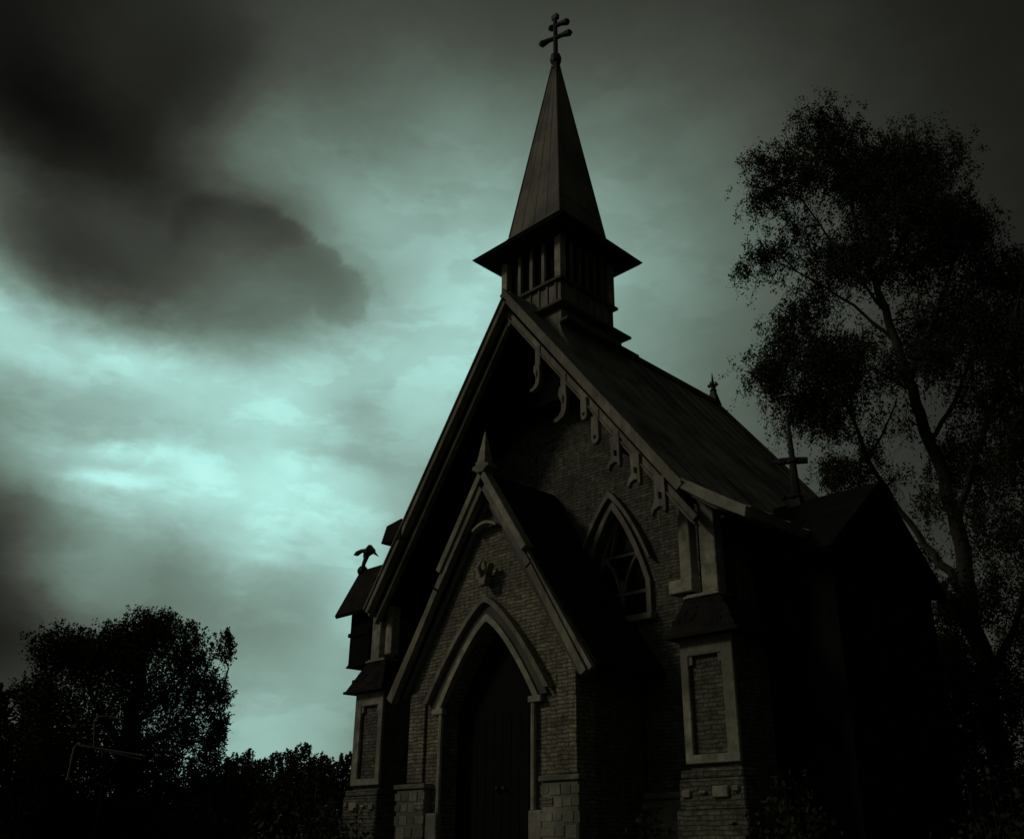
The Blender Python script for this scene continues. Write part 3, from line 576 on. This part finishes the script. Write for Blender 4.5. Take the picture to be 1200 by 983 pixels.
# ---- porch
PY = -1.45
po = part(MB().prism([(-2.0, 0), (2.0, 0), (2.0, 4.35), (0, 7.40), (-2.0, 4.35)], PY, PY+.35, 'y', [arch_pts(0, 1.12, 3.56, 4.95, 12, .9, .7)]), 'porch', BRICK)
for s in (-1, 1):
    def X(a, b): return (a, b) if s > 0 else (-b, -a)
    MB().box(*X(1.65, 2.0), PY+.352, WY-.125, 0, 4.25).build('porch_side_wall', BRICK_D, po)
    rp = MB().prism([(0, 7.66), (s*1.2, 5.82), (s*2.46, 3.98), (s*2.40, 3.90), (s*1.14, 5.74), (0, 7.46)], PY-.12, WY-.002)
    for k in range(1, 4): rp.beam((0, 7.66), (s*2.46, 3.98), .03, PY-.12+k*.42, PY-.09+k*.42, 'y', s)
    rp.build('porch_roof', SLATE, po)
    q = -1 if s > 0 else 1
    m_ = MB().beam((0, 7.50), (s*1.22, 5.70), .12, PY-.26, PY-.125, 'y', q); m_.beam((s*1.20, 5.73), (s*2.36, 3.86), .12, PY-.26, PY-.125, 'y', q)
    m_.beam((0, 7.62), (s*1.2, 5.80), .07, PY-.22, PY-.121, 'y', q); m_.beam((s*1.19, 5.815), (s*2.45, 3.90), .07, PY-.22, PY-.121, 'y', q)
    m_.build('rake_board', WOOD, po)
    MB().beam((0, 7.74), (s*1.14, 6.02), .13, PY-.30, PY-.10, 'y', q).build('crown_board', BOARD, po, .01)
    m_ = MB().beam((0, 7.22), (s*2.16, 3.90), .10, PY-.10, PY-.002, 'y', q); m_.build('inner_rake_moulding', WOOD_D, po)
    # corner pilasters, imposts, jamb shafts, plinths
    MB().box(*X(1.56, 1.98), PY-.05, PY-.002, 2.44, 3.95).build('pilaster', BRICK, po, .01)
    m_ = MB().box(*X(1.36, 2.10), PY-.16, PY+.0, 0, 2.34); m_.build('pilaster_plinth', STONE, po, .02)
    MB().box(*X(1.32, 2.14), PY-.20, PY-.002, 2.342, 2.42).build('plinth_cap', STONE, po, .01)
    m_ = MB().tube([(s*1.10, PY-.06, 1.96), (s*1.10, PY-.06, 3.52)], .045, 8); m_.build('jamb_shaft', BOARD, po)
    MB().box(*X(1.02, 1.30), PY-.12, PY-.002, 3.52, 3.62).build('impost', BOARD, po, .01)
    MB().box(*X(1.05, 1.34), PY-.14, PY-.002, 0, 1.95).build('jamb_base', STONE, po, .02)
    rb = random.Random(8)
    for z in (1.36, 1.56, 1.76, 1.96, 2.14):
        xx = 1.34
        while xx < 2.05:
            w_ = rb.uniform(.14, .3); MB().box(*X(xx, min(xx+w_-.015, 2.12)), PY-.16-rb.uniform(.004, .014), PY-.163+.0, z+rb.uniform(.0, .04), z+rb.uniform(.13, .185)).build('plinth_stone', rb.choice([STONE, STONE, BRICK, PLASTER]), po, .004); xx += w_
am = MB(); band(am, arch_pts(0, 1.24, 3.60, 5.09, 14, None, .7), arch_pts(0, 1.122, 3.60, 4.96, 14, None, .7), PY-.10, PY-.003); am.build('door_arch', BOARD, po, 0)
am = MB(); band(am, arch_pts(0, 1.40, 3.64, 5.28, 14, None, .7), arch_pts(0, 1.242, 3.64, 5.095, 14, None, .7), PY-.07, PY-.004); am.build('arch_reveal', WOOD_D, po)
am = MB(); band(am, arch_pts(0, 1.50, 3.72, 5.39, 14, None, .7), arch_pts(0, 1.402, 3.72, 5.285, 14, None, .7), PY-.16, PY-.005); am.build('hood_mould', WOOD, po, 0)
# carved leaf on the arch, curved tie under the gable, spike on the gable
f = MB(); f.prism([(-.05, 5.56), (.09, 5.56), (.13, 5.72), (.2, 5.92), (.10, 5.86), (.06, 5.97), (.0, 5.84), (-.16, 5.9), (-.10, 5.76), (-.15, 5.68), (-.06, 5.67)], PY-.24, PY-.1); f.tube([(0, PY-.2, 5.7), (.05, PY-.34, 5.86), (.1, PY-.3, 5.98)], [.05, .04, .015], 6); f.build('carved_leaf', PLASTER, po)
f = MB(); band(f, [(-.30+.06*i, 6.62+.10*math.sin(math.pi*i/10)) for i in range(11)], [(-.30+.06*i, 6.57+.10*math.sin(math.pi*i/10)) for i in range(11)], PY-.20, PY-.05); f.build('curved_tie', BOARD, po)
f = MB(); f.frustum((-.10, .10, PY-.30, PY-.10), 7.82, (-.012, .012, PY-.212, PY-.188), 8.42); f.build('gable_spike', BOARD, po)
f = MB(); f.prism([(-.09, 7.60), (.09, 7.60), (.14, 7.66), (.22, 7.68), (.2, 7.75), (.12, 7.76), (.13, 7.82), (-.13, 7.82), (-.12, 7.76), (-.2, 7.75), (-.22, 7.68), (-.14, 7.66)], PY-.32, PY-.08); f.build('gable_boss', PLASTER, po, .01)
# doors and floor
dr = part(MB().prism(arch_pts(0, 1.118, 3.56, 5.01, 12, 1.2, .7), PY+.34, PY+.345+.06), 'door', DOORM)
d2 = MB()
for k in range(-5, 6): d2.box(k*.2-.004, k*.2+.004, PY+.332, PY+.338, 1.2, 3.5)
d2.build('door_batten', DOORM, dr)
for s in (-1, 1): MB().ball((s*.08, PY+.30, 2.3), .04, 8).build('door_knob', IRON, dr)
part(MB().box(-1.10, 1.10, PY-.0, PY+.34, .9, 1.2), 'threshold', STONE)
for k in range(6): part(MB().box(-1.3, 1.3, PY-.17-.34*(k+1), PY-.17-.34*k-.004, 0, 1.16-.19*k), 'step', STONE, .01)

BIRCH = dict(base=(3.25, 12.35), lat=(0.947, 0.320),
    limbs=[[(-0.02, 1.31, 0.36), (0.04, 3.4, 0.31), (0.04, 5.44, 0.27), (0.04, 7.4, 0.24), (-0.02, 9.49, 0.21), (-0.25, 11.51, 0.18), (-0.53, 13.27, 0.16), (-0.73, 14.83, 0.14), (-0.93, 16.33, 0.12), (-1.03, 17.25, 0.11)], [(-1.05, 17.1, 0.14), (-1.3, 18.88, 0.1), (-1.44, 20.87, 0.05), (-1.67, 22.31, 0.02)], [(-0.99, 16.79, 0.13), (-0.45, 17.69, 0.1), (0.23, 19.04, 0.08), (0.99, 21.69, 0.03)], [(-0.66, 13.3, 0.14), (0.37, 15.13, 0.1), (1.38, 17.17, 0.07), (2.04, 19.08, 0.03)], [(-0.75, 14.84, 0.1), (-1.76, 16.24, 0.06), (-2.89, 17.45, 0.04), (-4.37, 18.81, 0.02)], [(-0.84, 15.72, 0.08), (-1.91, 18.11, 0.06), (-2.85, 20.33, 0.04), (-4.31, 21.07, 0.02)], [(-0.12, 7.41, 0.22), (-0.65, 8.4, 0.15), (-1.33, 9.68, 0.12), (-1.95, 11.29, 0.1), (-2.37, 13.29, 0.07), (-2.93, 14.77, 0.04), (-4.75, 14.59, 0.02)], [(-1.95, 11.29, 0.06), (-1.32, 12.23, 0.04), (-0.94, 12.95, 0.03)], [(-0.03, 9.02, 0.16), (0.98, 11.29, 0.12), (1.98, 13.4, 0.08), (2.85, 15.9, 0.05)], [(-0.66, 13.3, 0.08), (-1.97, 14.55, 0.05), (-3.4, 15.17, 0.03), (-4.44, 15.11, 0.02)], [(0.13, 5.01, 0.16), (1.09, 6.63, 0.12), (1.95, 9.21, 0.1), (2.66, 11.97, 0.06)], [(-0.33, 11.53, 0.1), (0.55, 12.65, 0.08), (1.52, 14.58, 0.05)]],
    clumps=[(-1.99, 23.13, 0.79, 0.98, 6), (-3.06, 22.28, 0.79, 0.79, 5), (-2.37, 21.01, 1.1, 1.1, 8), (-1.43, 22.06, 0.83, 1.1, 7), (-0.36, 21.17, 1.21, 1.21, 12), (0.85, 20.75, 1.19, 1.11, 12), (1.25, 19.34, 0.98, 1.03, 9), (-0.89, 19.07, 1.32, 1.19, 12), (0.33, 18.08, 1.28, 1.15, 12), (1.31, 17.49, 0.88, 1.13, 8), (1.85, 17.93, 0.55, 0.75, 4), (-3.8, 20.46, 0.83, 0.55, 5), (-3.19, 19.61, 0.68, 0.68, 4), (-3.84, 21.5, 0.56, 0.5, 2.5), (-2.25, 18.52, 0.93, 0.74, 6), (1.84, 16.46, 0.73, 0.98, 6), (-4.04, 17.92, 0.86, 0.59, 5), (-3.0, 17.64, 0.93, 0.66, 5), (-2.03, 17.07, 0.78, 0.65, 2.5), (-3.64, 16.57, 0.79, 0.66, 4), (-2.84, 15.62, 1.03, 0.9, 8), (-3.87, 15.57, 0.73, 0.91, 6), (-4.6, 14.85, 0.72, 0.46, 3.5), (-3.77, 14.09, 0.97, 1.02, 8), (-2.78, 13.88, 0.75, 1.0, 6), (-1.9, 15.11, 0.76, 0.76, 5), (0.11, 15.77, 1.0, 0.87, 6), (0.92, 15.0, 0.97, 0.97, 8), (1.74, 14.53, 0.84, 1.07, 8), (2.08, 13.38, 0.82, 1.4, 9), (-0.13, 14.14, 0.73, 0.73, 4), (0.41, 13.21, 0.84, 0.84, 5), (1.18, 12.52, 0.82, 0.94, 6), (-4.2, 13.61, 0.56, 0.63, 4), (-3.27, 12.87, 0.8, 0.8, 6), (-3.12, 11.36, 0.32, 0.63, 2), (-2.5, 12.18, 0.61, 0.61, 2), (-1.53, 10.71, 0.83, 0.95, 0.8), (-2.25, 10.83, 0.33, 0.53, 1.2), (-2.14, 13.19, 0.54, 0.99, 2.6), (-1.96, 11.82, 0.39, 0.73, 1.6), (-2.77, 10.91, 0.34, 0.58, 2.2), (-0.99, 13.78, 0.54, 0.74, 2.2), (-0.87, 12.14, 0.6, 0.72, 1.0), (0.14, 11.44, 0.7, 0.82, 4), (0.86, 10.57, 0.8, 1.03, 6), (1.71, 10.67, 0.79, 1.24, 8), (-0.44, 9.8, 0.58, 0.69, 1.8), (-0.83, 8.65, 0.46, 0.57, 0.8), (0.58, 8.93, 0.63, 0.89, 3.5), (1.3, 8.38, 0.55, 0.99, 3.5), (0.58, 7.12, 0.65, 0.87, 3.5), (1.05, 6.42, 0.53, 0.96, 3.5), (0.48, 5.41, 0.64, 0.85, 4), (-0.02, 6.52, 0.48, 0.76, 2.5), (0.59, 4.37, 0.62, 0.83, 5), (-0.2, 4.21, 0.63, 1.05, 6), (-0.55, 6.79, 0.31, 0.55, 5), (-0.71, 5.71, 0.39, 0.76, 9), (-1.01, 4.05, 0.53, 1.06, 9), (-0.56, 5.06, 0.43, 0.86, 7), (-1.17, 16.98, 1.03, 0.77, 4), (-2.14, 13.19, 0.99, 0.74, 3), (-0.0, 20.06, 1.32, 1.06, 14), (-0.96, 20.55, 1.08, 0.81, 10), (0.12, 16.64, 1.01, 0.76, 8), (-0.97, 3.04, 0.83, 1.04, 9), (0.1, 2.62, 0.81, 1.02, 9), (-1.74, 1.88, 1.03, 0.62, 8), (-0.59, 1.87, 1.02, 0.61, 10), (0.33, 1.86, 0.8, 0.8, 10)])
BIRCH_B = dict(base=(2.27, 17.29), lat=(0.954, 0.300),
    limbs=[[(0.27, 1.25, 0.4), (1.35, 8.03, 0.3), (2.18, 13.42, 0.2), (2.76, 17.95, 0.08), (2.92, 19.58, 0.03)], [(1.79, 10.64, 0.12), (1.69, 14.12, 0.06), (1.62, 16.62, 0.03)]],
    clumps=[(2.74, 19.29, 0.8, 0.63, 5), (2.17, 18.28, 0.71, 0.86, 5), (3.0, 17.88, 1.12, 1.12, 9), (2.3, 16.14, 1.25, 1.11, 9), (2.85, 15.08, 1.22, 1.63, 9), (1.81, 14.09, 1.09, 1.36, 7), (2.33, 11.67, 1.31, 2.1, 9), (1.33, 10.71, 0.92, 1.32, 4), (1.53, 8.01, 1.26, 2.28, 9), (0.98, 5.09, 1.22, 1.96, 9)])
LEFT_TREE = dict(base=(-15.81, -0.02), lat=(0.409, 0.913),
    limbs=[[(0.04, 1.43, 0.4), (-0.22, 3.41, 0.32), (-0.39, 5.03, 0.24), (-0.38, 6.48, 0.14), (-0.22, 7.75, 0.05)], [(-0.22, 3.41, 0.18), (-1.42, 5.22, 0.1), (-2.09, 6.62, 0.05)], [(-0.32, 4.56, 0.15), (0.76, 5.8, 0.08), (1.37, 6.59, 0.04)], [(-0.29, 3.87, 0.14), (1.04, 4.61, 0.08), (1.88, 5.37, 0.04)]],
    clumps=[(-0.05, 7.55, 0.66, 0.56, 9), (-0.55, 6.84, 0.85, 0.75, 10), (0.72, 6.42, 0.71, 0.66, 7), (-1.93, 6.26, 0.73, 0.44, 6), (-2.42, 6.0, 0.77, 0.57, 7), (-1.32, 5.94, 1.22, 0.93, 14), (-1.15, 6.55, 0.74, 0.59, 8), (-2.79, 5.04, 0.7, 0.7, 8), (0.12, 5.41, 1.11, 0.99, 13), (1.18, 6.2, 0.51, 0.71, 4), (1.74, 6.48, 0.33, 0.51, 2.2), (2.02, 5.62, 0.46, 0.41, 2.5), (1.54, 5.23, 0.63, 0.75, 4.5), (-1.74, 4.51, 1.42, 1.07, 16), (-0.11, 3.87, 1.44, 1.2, 16), (1.33, 4.14, 0.86, 0.86, 8), (2.1, 4.16, 0.3, 0.87, 2.5), (1.9, 3.33, 0.54, 0.61, 4), (-2.63, 3.59, 1.04, 1.15, 12), (-1.44, 2.73, 1.39, 1.04, 14), (0.76, 2.52, 1.43, 0.96, 14), (-3.1, 4.47, 0.58, 0.69, 5), (-2.6, 2.29, 1.36, 0.79, 22), (-2.66, 1.56, 1.34, 0.56, 18), (-1.24, 1.55, 1.37, 0.57, 18), (0.24, 1.53, 1.4, 0.58, 18), (1.79, 1.52, 1.19, 0.6, 18), (-0.89, 1.97, 1.39, 0.69, 14), (1.06, 1.97, 1.43, 0.71, 14), (2.37, 2.3, 0.97, 0.73, 9), (-0.23, 3.19, 1.43, 0.71, 14), (-2.16, 3.27, 1.16, 0.69, 12)])
FAR_LEFT = dict(base=(-14.13, -4.00), lat=(0.307, 0.952),
    limbs=[[(-0.13, 1.48, 0.3), (-0.5, 3.55, 0.2), (-0.66, 4.93, 0.06)]],
    clumps=[(-0.51, 4.53, 0.37, 0.46, 4), (-0.48, 3.74, 0.57, 0.71, 7), (-0.34, 2.59, 0.7, 1.0, 9)])
TREE_LINE = [(-39.4, 15.39, 4.95), (-36.55, 14.36, 5.65), (-40.55, 17.45, 6.36), (-33.3, 14.0, 5.24), (-41.52, 19.74, 6.35), (-37.7, 18.33, 5.96), (-33.95, 16.77, 6.19), (-38.6, 20.62, 6.08), (-41.54, 23.43, 6.44), (-34.53, 19.52, 5.61), (-37.49, 22.26, 6.24), (-30.21, 11.35, 4.57), (-30.72, 14.4, 4.72), (-26.78, 13.12, 4.3), (-28.75, 11.86, 4.15), (-32.96, 10.46, 4.67), (-38.59, 24.16, 5.75)]
#bush [-2.13 -2.21  2.33] [-4.86 -0.88  2.07] [ 5.41 -1.98  2.03] [2.77 5.68 2.76]
#frame [-1.52 -7.3   2.71] [-1.2  -6.54  2.61] [-1.52 -7.31  2.38] [-1.43 -7.09  2.75] [-1.45 -7.13  3.09] [-1.32 -6.81  3.09] [-1.3  -6.77  1.65] [-45.71   5.58  20.89]

# ---------------------------------------------------------------- trees
def leaf_mesh(name, pts, size, m, parent, rng, droop=0.0):
    n = len(pts); P = np.array(pts, dtype=np.float32)
    a = rng.normal(size=(n, 3)); a[:, 2] -= droop; a /= np.linalg.norm(a, axis=1)[:, None]
    b = rng.normal(size=(n, 3)); b -= (b*a).sum(1)[:, None]*a; b /= np.linalg.norm(b, axis=1)[:, None]
    s = (size*rng.uniform(.6, 1.35, n))[:, None]
    nrm = np.cross(a, b)
    v = np.stack([P-a*s, P+b*s*.55+nrm*s*.12, P+a*s, P-b*s*.55+nrm*s*.12], 1).reshape(-1, 3)
    off = np.array(parent.location); v = v-off
    me = bpy.data.meshes.new(name); me.vertices.add(4*n); me.vertices.foreach_set('co', v.astype(np.float32).ravel())
    me.loops.add(4*n); me.loops.foreach_set('vertex_index', np.arange(4*n, dtype=np.int32))
    me.polygons.add(n); me.polygons.foreach_set('loop_start', np.arange(0, 4*n, 4, dtype=np.int32)); me.polygons.foreach_set('loop_total', np.full(n, 4, dtype=np.int32))
    me.update(); me.validate(); me.materials.append(m)
    o = bpy.data.objects.new(name, me); C.objects.link(o); o.parent = parent; return o
def make_tree(name, spec, label, leaves_per, size, seed, group=None, droop=False, depth=1.0, m=None, twigs=True):
    rng = np.random.default_rng(seed); rp = random.Random(seed)
    bx, by = spec['base']; lx, ly = spec['lat']
    dx, dy = -ly, lx
    root = empty(name, (bx, by, 0), label, 'tree', group)
    def W3(t, z, d=0): return Vector((bx+lx*t+dx*d, by+ly*t+dy*d, z))
    tr_, br = MB(), MB(); allpts = []
    for li, l in enumerate(spec['limbs']):
        ph = rp.uniform(0, 6); amp = 0 if li == 0 else depth*.9
        pts = []; rad = []
        for i in range(len(l)-1):
            for k in range(4):
                f = k/4; t = l[i][0]*(1-f)+l[i+1][0]*f; z = l[i][1]*(1-f)+l[i+1][1]*f; r = l[i][2]*(1-f)+l[i+1][2]*f
                u = (i+f)/(len(l)-1); pts.append(W3(t+rp.uniform(-1, 1)*r*.4, z, math.sin(ph)*amp*u+rp.uniform(-.05, .05))); rad.append(r)
        pts.append(W3(l[-1][0], l[-1][1], math.sin(ph)*amp)); rad.append(l[-1][2])
        if li == 0:
            pts[0].z = -.1; rad[0] *= 1.3
        (tr_ if li == 0 else br).tube(pts, [r_*(.9 if li == 0 else .72) for r_ in rad], 9 if li == 0 else 6)
        allpts += pts[4:]
    P = []
    for (t, z, rx, rz, n) in [c[:5] for c in spec['clumps']]:
        cd = rng.normal()*depth
        c0 = W3(t, z, cd)
        # a branch reaching the clump from the nearest limb
        if allpts and twigs:
            near = min(allpts, key=lambda q: (q-c0).length+max(0, q.z-c0.z)*1.5)
            mid = (near+c0)/2+Vector((rp.uniform(-.2, .2), rp.uniform(-.2, .2), rp.uniform(.0, .35)))
            br.tube([near, mid, c0], [.035, .022, .010], 5)
        if droop and n < 3.2 and twigs:
            # thin bare twigs where the crown is open
            for k in range(26):
                q = rng.normal(size=3); q *= rng.random()**.4/np.linalg.norm(q); a0 = c0+Vector(rng.normal(size=3)*.25)
                b0 = W3(t+q[0]*rx*1.5, z+q[1]*rz*1.4, cd+q[2]*max(rx, rz)); pts = []; r0 = rp.uniform(.006, .012)
                for j in range(7):
                    f = j/6; pts.append(a0.lerp(b0, f)+Vector(rng.normal(size=3)*.06)-Vector((0, 0, .25*f*f)))
                br.tube(pts, [r0*(1-.7*j/6) for j in range(7)], 3, False)
        if droop:
            ns = int(n*leaves_per/26)
            for k in range(ns):
                q = rng.normal(size=3); q *= rng.random()**.45/np.linalg.norm(q)*(1.0 if rng.random() < .68 else 1.45); 
                s0 = W3(t+q[0]*rx*1.12, z+q[1]*rz*.9+.22, cd+q[2]*max(rx, rz))
                ln = rng.uniform(.25, 1.0) if rng.random() < .75 else rng.uniform(.8, 1.7); dr_ = rng.normal(size=2)*.12
                stp = [s0]; pp = s0.copy()
                if k % 3 == 0 and twigs:
                    mid = (c0+s0)/2+Vector((0, 0, .15)); br.tube([c0, mid, s0], [.010, .008, .005], 3, False)
                m_ = 7
                for j in range(m_):
                    pp = pp+Vector((dr_[0]*ln*.5*(1-j/m_)+rng.normal()*.02, dr_[1]*ln*.5*(1-j/m_)+rng.normal()*.02, -ln/m_*(.35+.9*j/m_))); stp.append(pp.copy())
                if k % 2 == 0 and twigs: br.tube(stp[::2], .0055, 3, False)
                for j in range(26):
                    f = rng.random()*m_; i = min(int(f), m_-1); q = stp[i].lerp(stp[i+1], f-i)
                    P.append(tuple(q+Vector(rng.normal(size=3)*.07)))
        else:
            ns = int(n*leaves_per/30)
            for k in range(ns):
                q = rng.normal(size=3); q /= np.linalg.norm(q); q *= rng.random()**.4
                s0 = W3(t+q[0]*rx, z+q[1]*rz, cd+q[2]*max(rx, rz))
                if k % 2 == 0 and twigs: br.tube([c0.lerp(s0, .3), s0], [.012, .005], 3, False)
                sp_ = .17*rx+.06
                tip = Vector((q[0]*.3, q[2]*.2, .35+abs(q[1])*.4)).normalized()
                for j in range(30):
                    f = rng.random(); o_ = rng.normal(size=3)*sp_*.62*(1-.75*f); P.append(tuple(s0+Vector(o_)+tip*f*sp_*2.6))
    tr_.build('trunk', BARK, root, smooth=True)
    if twigs: br.build('branches', BARK, root)
    leaf_mesh('crown', P, size, m or LEAF, root, rng, .4 if droop else 0)
    return root
make_tree('birch_tree', BIRCH, 'tall drooping birch with forked leaning trunk rising behind the right end of the church', 620, .042, 11, droop=True, depth=.9)
make_tree('birch_tree', BIRCH_B, 'darker drooping tree cut by the right edge of the picture beyond the tall birch', 330, .052, 12, droop=True, depth=1.2, m=LEAF2)
make_tree('broadleaf_tree', LEFT_TREE, 'big round bushy tree standing alone at lower left with ragged crown', 520, .043, 13, depth=1.3)
make_tree('broadleaf_tree', FAR_LEFT, 'sliver of a tree at the left edge of the picture beside the big bushy one', 300, .06, 14, depth=.9, m=LEAF2)
# far belt: countable small trees beyond the churchyard
rl = random.Random(21)
order = sorted(range(len(TREE_LINE)), key=lambda i: math.atan2(TREE_LINE[i][1]+12.29, TREE_LINE[i][0]-11.57), reverse=True)
words = 'first second third fourth fifth sixth seventh eighth ninth tenth eleventh twelfth thirteenth fourteenth fifteenth sixteenth seventeenth'.split()
tree_label = {i: 'small dark tree, %s from the left in the distant row beyond the churchyard' % words[k] for k, i in enumerate(order)}
for i, (x, y, top) in enumerate(TREE_LINE):
    s = .42+.05*rl.random(); w_ = rl.uniform(1.2, 1.8)
    d_ = math.hypot(x-11.6, y+12.3); lt = (-(y+12.3)/d_*-1, (x-11.6)/d_)
    lt = ((y+12.3)/d_, -(x-11.6)/d_)
    cl = [(rl.uniform(-.2, .2), top-.55, w_*.35, .5, 3), (rl.uniform(-.3, .3), top-1.3, w_*.62, .8, 6), (-w_*.5, top-2.0, w_*.5, .8, 5), (w_*.5, top-2.1, w_*.5, .8, 5), (0, top-2.9, w_, 1.0, 8), (rl.uniform(-.5, .5), top-4, w_*1.1, 1.1, 7)]
    sp_ = dict(base=(x, y), lat=lt, limbs=[[(0, -.1, .16), (.05, top*.5, .1), (0, top-.4, .03)]], clumps=cl)
    make_tree('background_tree', sp_, tree_label[i], 130, .085, 100+i, group='distant trees beyond the churchyard', depth=.5, m=rl.choice([LEAF, LEAF2]), twigs=False)
# scrub that closes the view along the ground beyond the yard
rng = np.random.default_rng(5); P = []
for k in range(4200):
    a = R(rng.uniform(-20, 85)); d_ = rng.uniform(36, 70); x = 11.6-math.sin(a)*d_; y = -12.3+math.cos(a)*d_
    for j in range(12): P.append((x+rng.normal()*.8, y+rng.normal()*.8, min(abs(rng.normal())*1.2, 2.6)+.1))
sc = bpy.data.objects.new('scrub_base', None)
class _P: location = (0, 0, 0)
def stuff_leaves(name, P, size, m, label, cat):
    me_o = leaf_mesh(name, P, size, m, dummy, rng); me_o.parent = None
    me_o['kind'] = 'stuff'; me_o['label'] = label; me_o['category'] = cat; return me_o
dummy = bpy.data.objects.new('tmp', None)
stuff_leaves('scrub', P, .17, LEAF2, 'low dark scrub along the horizon behind the churchyard', 'scrub')
bpy.data.objects.remove(dummy); bpy.data.objects.remove(sc)
# shrubs against the church and in the yard
def shrub(x, y, w_, h_, n, label, seed, size=.05, m=LEAF, group=None):
    rng = np.random.default_rng(seed); rp = random.Random(seed); root = empty('shrub', (x, y, 0), label, 'shrub', group)
    st = MB(); P = []
    for k in range(n):
        a = rp.uniform(0, 6.28); r = w_*math.sqrt(rp.random())*.5; hh = h_*(1-.45*(r/(w_*.5))**2)*rp.uniform(.5, 1.05)
        tip = Vector((x+math.cos(a)*r, y+math.sin(a)*r, hh)); b = Vector((x+math.cos(a)*r*.3, y+math.sin(a)*r*.3, 0)); mid = (tip+b)/2+Vector((math.cos(a)*.1, math.sin(a)*.1, .1))
        st.tube([b, mid, tip], [.012, .009, .004], 3, False)
        for j in range(34):
            f = rp.uniform(.1, 1.05); q = b.lerp(mid, f*2) if f < .5 else mid.lerp(tip, f*2-1)
            P.append(tuple(q+Vector(rng.normal(size=3)*.075)))
    st.build('stems', BARK, root); leaf_mesh('foliage', P, size, m, root, rng)
shrub(-2.9, -1.9, 1.6, 2.0, 110, 'leafy bush by the left side of the porch', 31)
shrub(-4.9, -1.3, 1.8, 2.25, 120, 'taller leafy bush below the far left buttress', 32)
shrub(-6.6, .2, 2.2, 2.0, 110, 'dark bush off the far left corner of the church', 33, m=LEAF2)
shrub(3.5, -1.75, 1.0, 1.95, 60, 'small bush at the foot of the right buttress', 34)
shrub(5.2, -1.2, 1.3, 2.2, 90, 'dark bush beside the right buttress, in front of the side wall', 35, m=LEAF2)
shrub(7.2, .5, 1.8, 2.3, 120, 'dark bush in front of the transept gable', 36)
shrub(7.4, 4.8, 2.4, 3.2, 160, 'tall dark bush behind the transept below the birch', 37, m=LEAF2)
# metal frame in the yard
fr = empty('metal_frame', (-1.45, -7.1, 0), 'thin pale metal frame on a post in front of the big bushy tree', 'frame')
a, b = Vector((-1.52, -7.3, 2.71)), Vector((-1.18, -6.50, 2.60))
MB().tube([a+Vector((-.005, -.01, -.42)), a+Vector((0, 0, -.03)), a+Vector((.01, .02, .01)), b], .012, 8).build('crossbar', PIPE, fr)
MB().tube([a+Vector((.1, .22, -.03)), b+Vector((-.02, -.05, -.04))], .007, 6).build('lower_rod', PIPE, fr)
MB().tube([(-1.43, -7.09, 2.70), (-1.45, -7.13, 3.03), (-1.44, -7.10, 3.08), (-1.40, -7.0, 3.09), (-1.32, -6.81, 3.05)], .009, 8).build('upper_bar', PIPE, fr)
MB().tube([(-1.36, -6.92, 0), (-1.36, -6.92, 2.63)], .022, 8).build('post', SHADE_BLACK, fr)
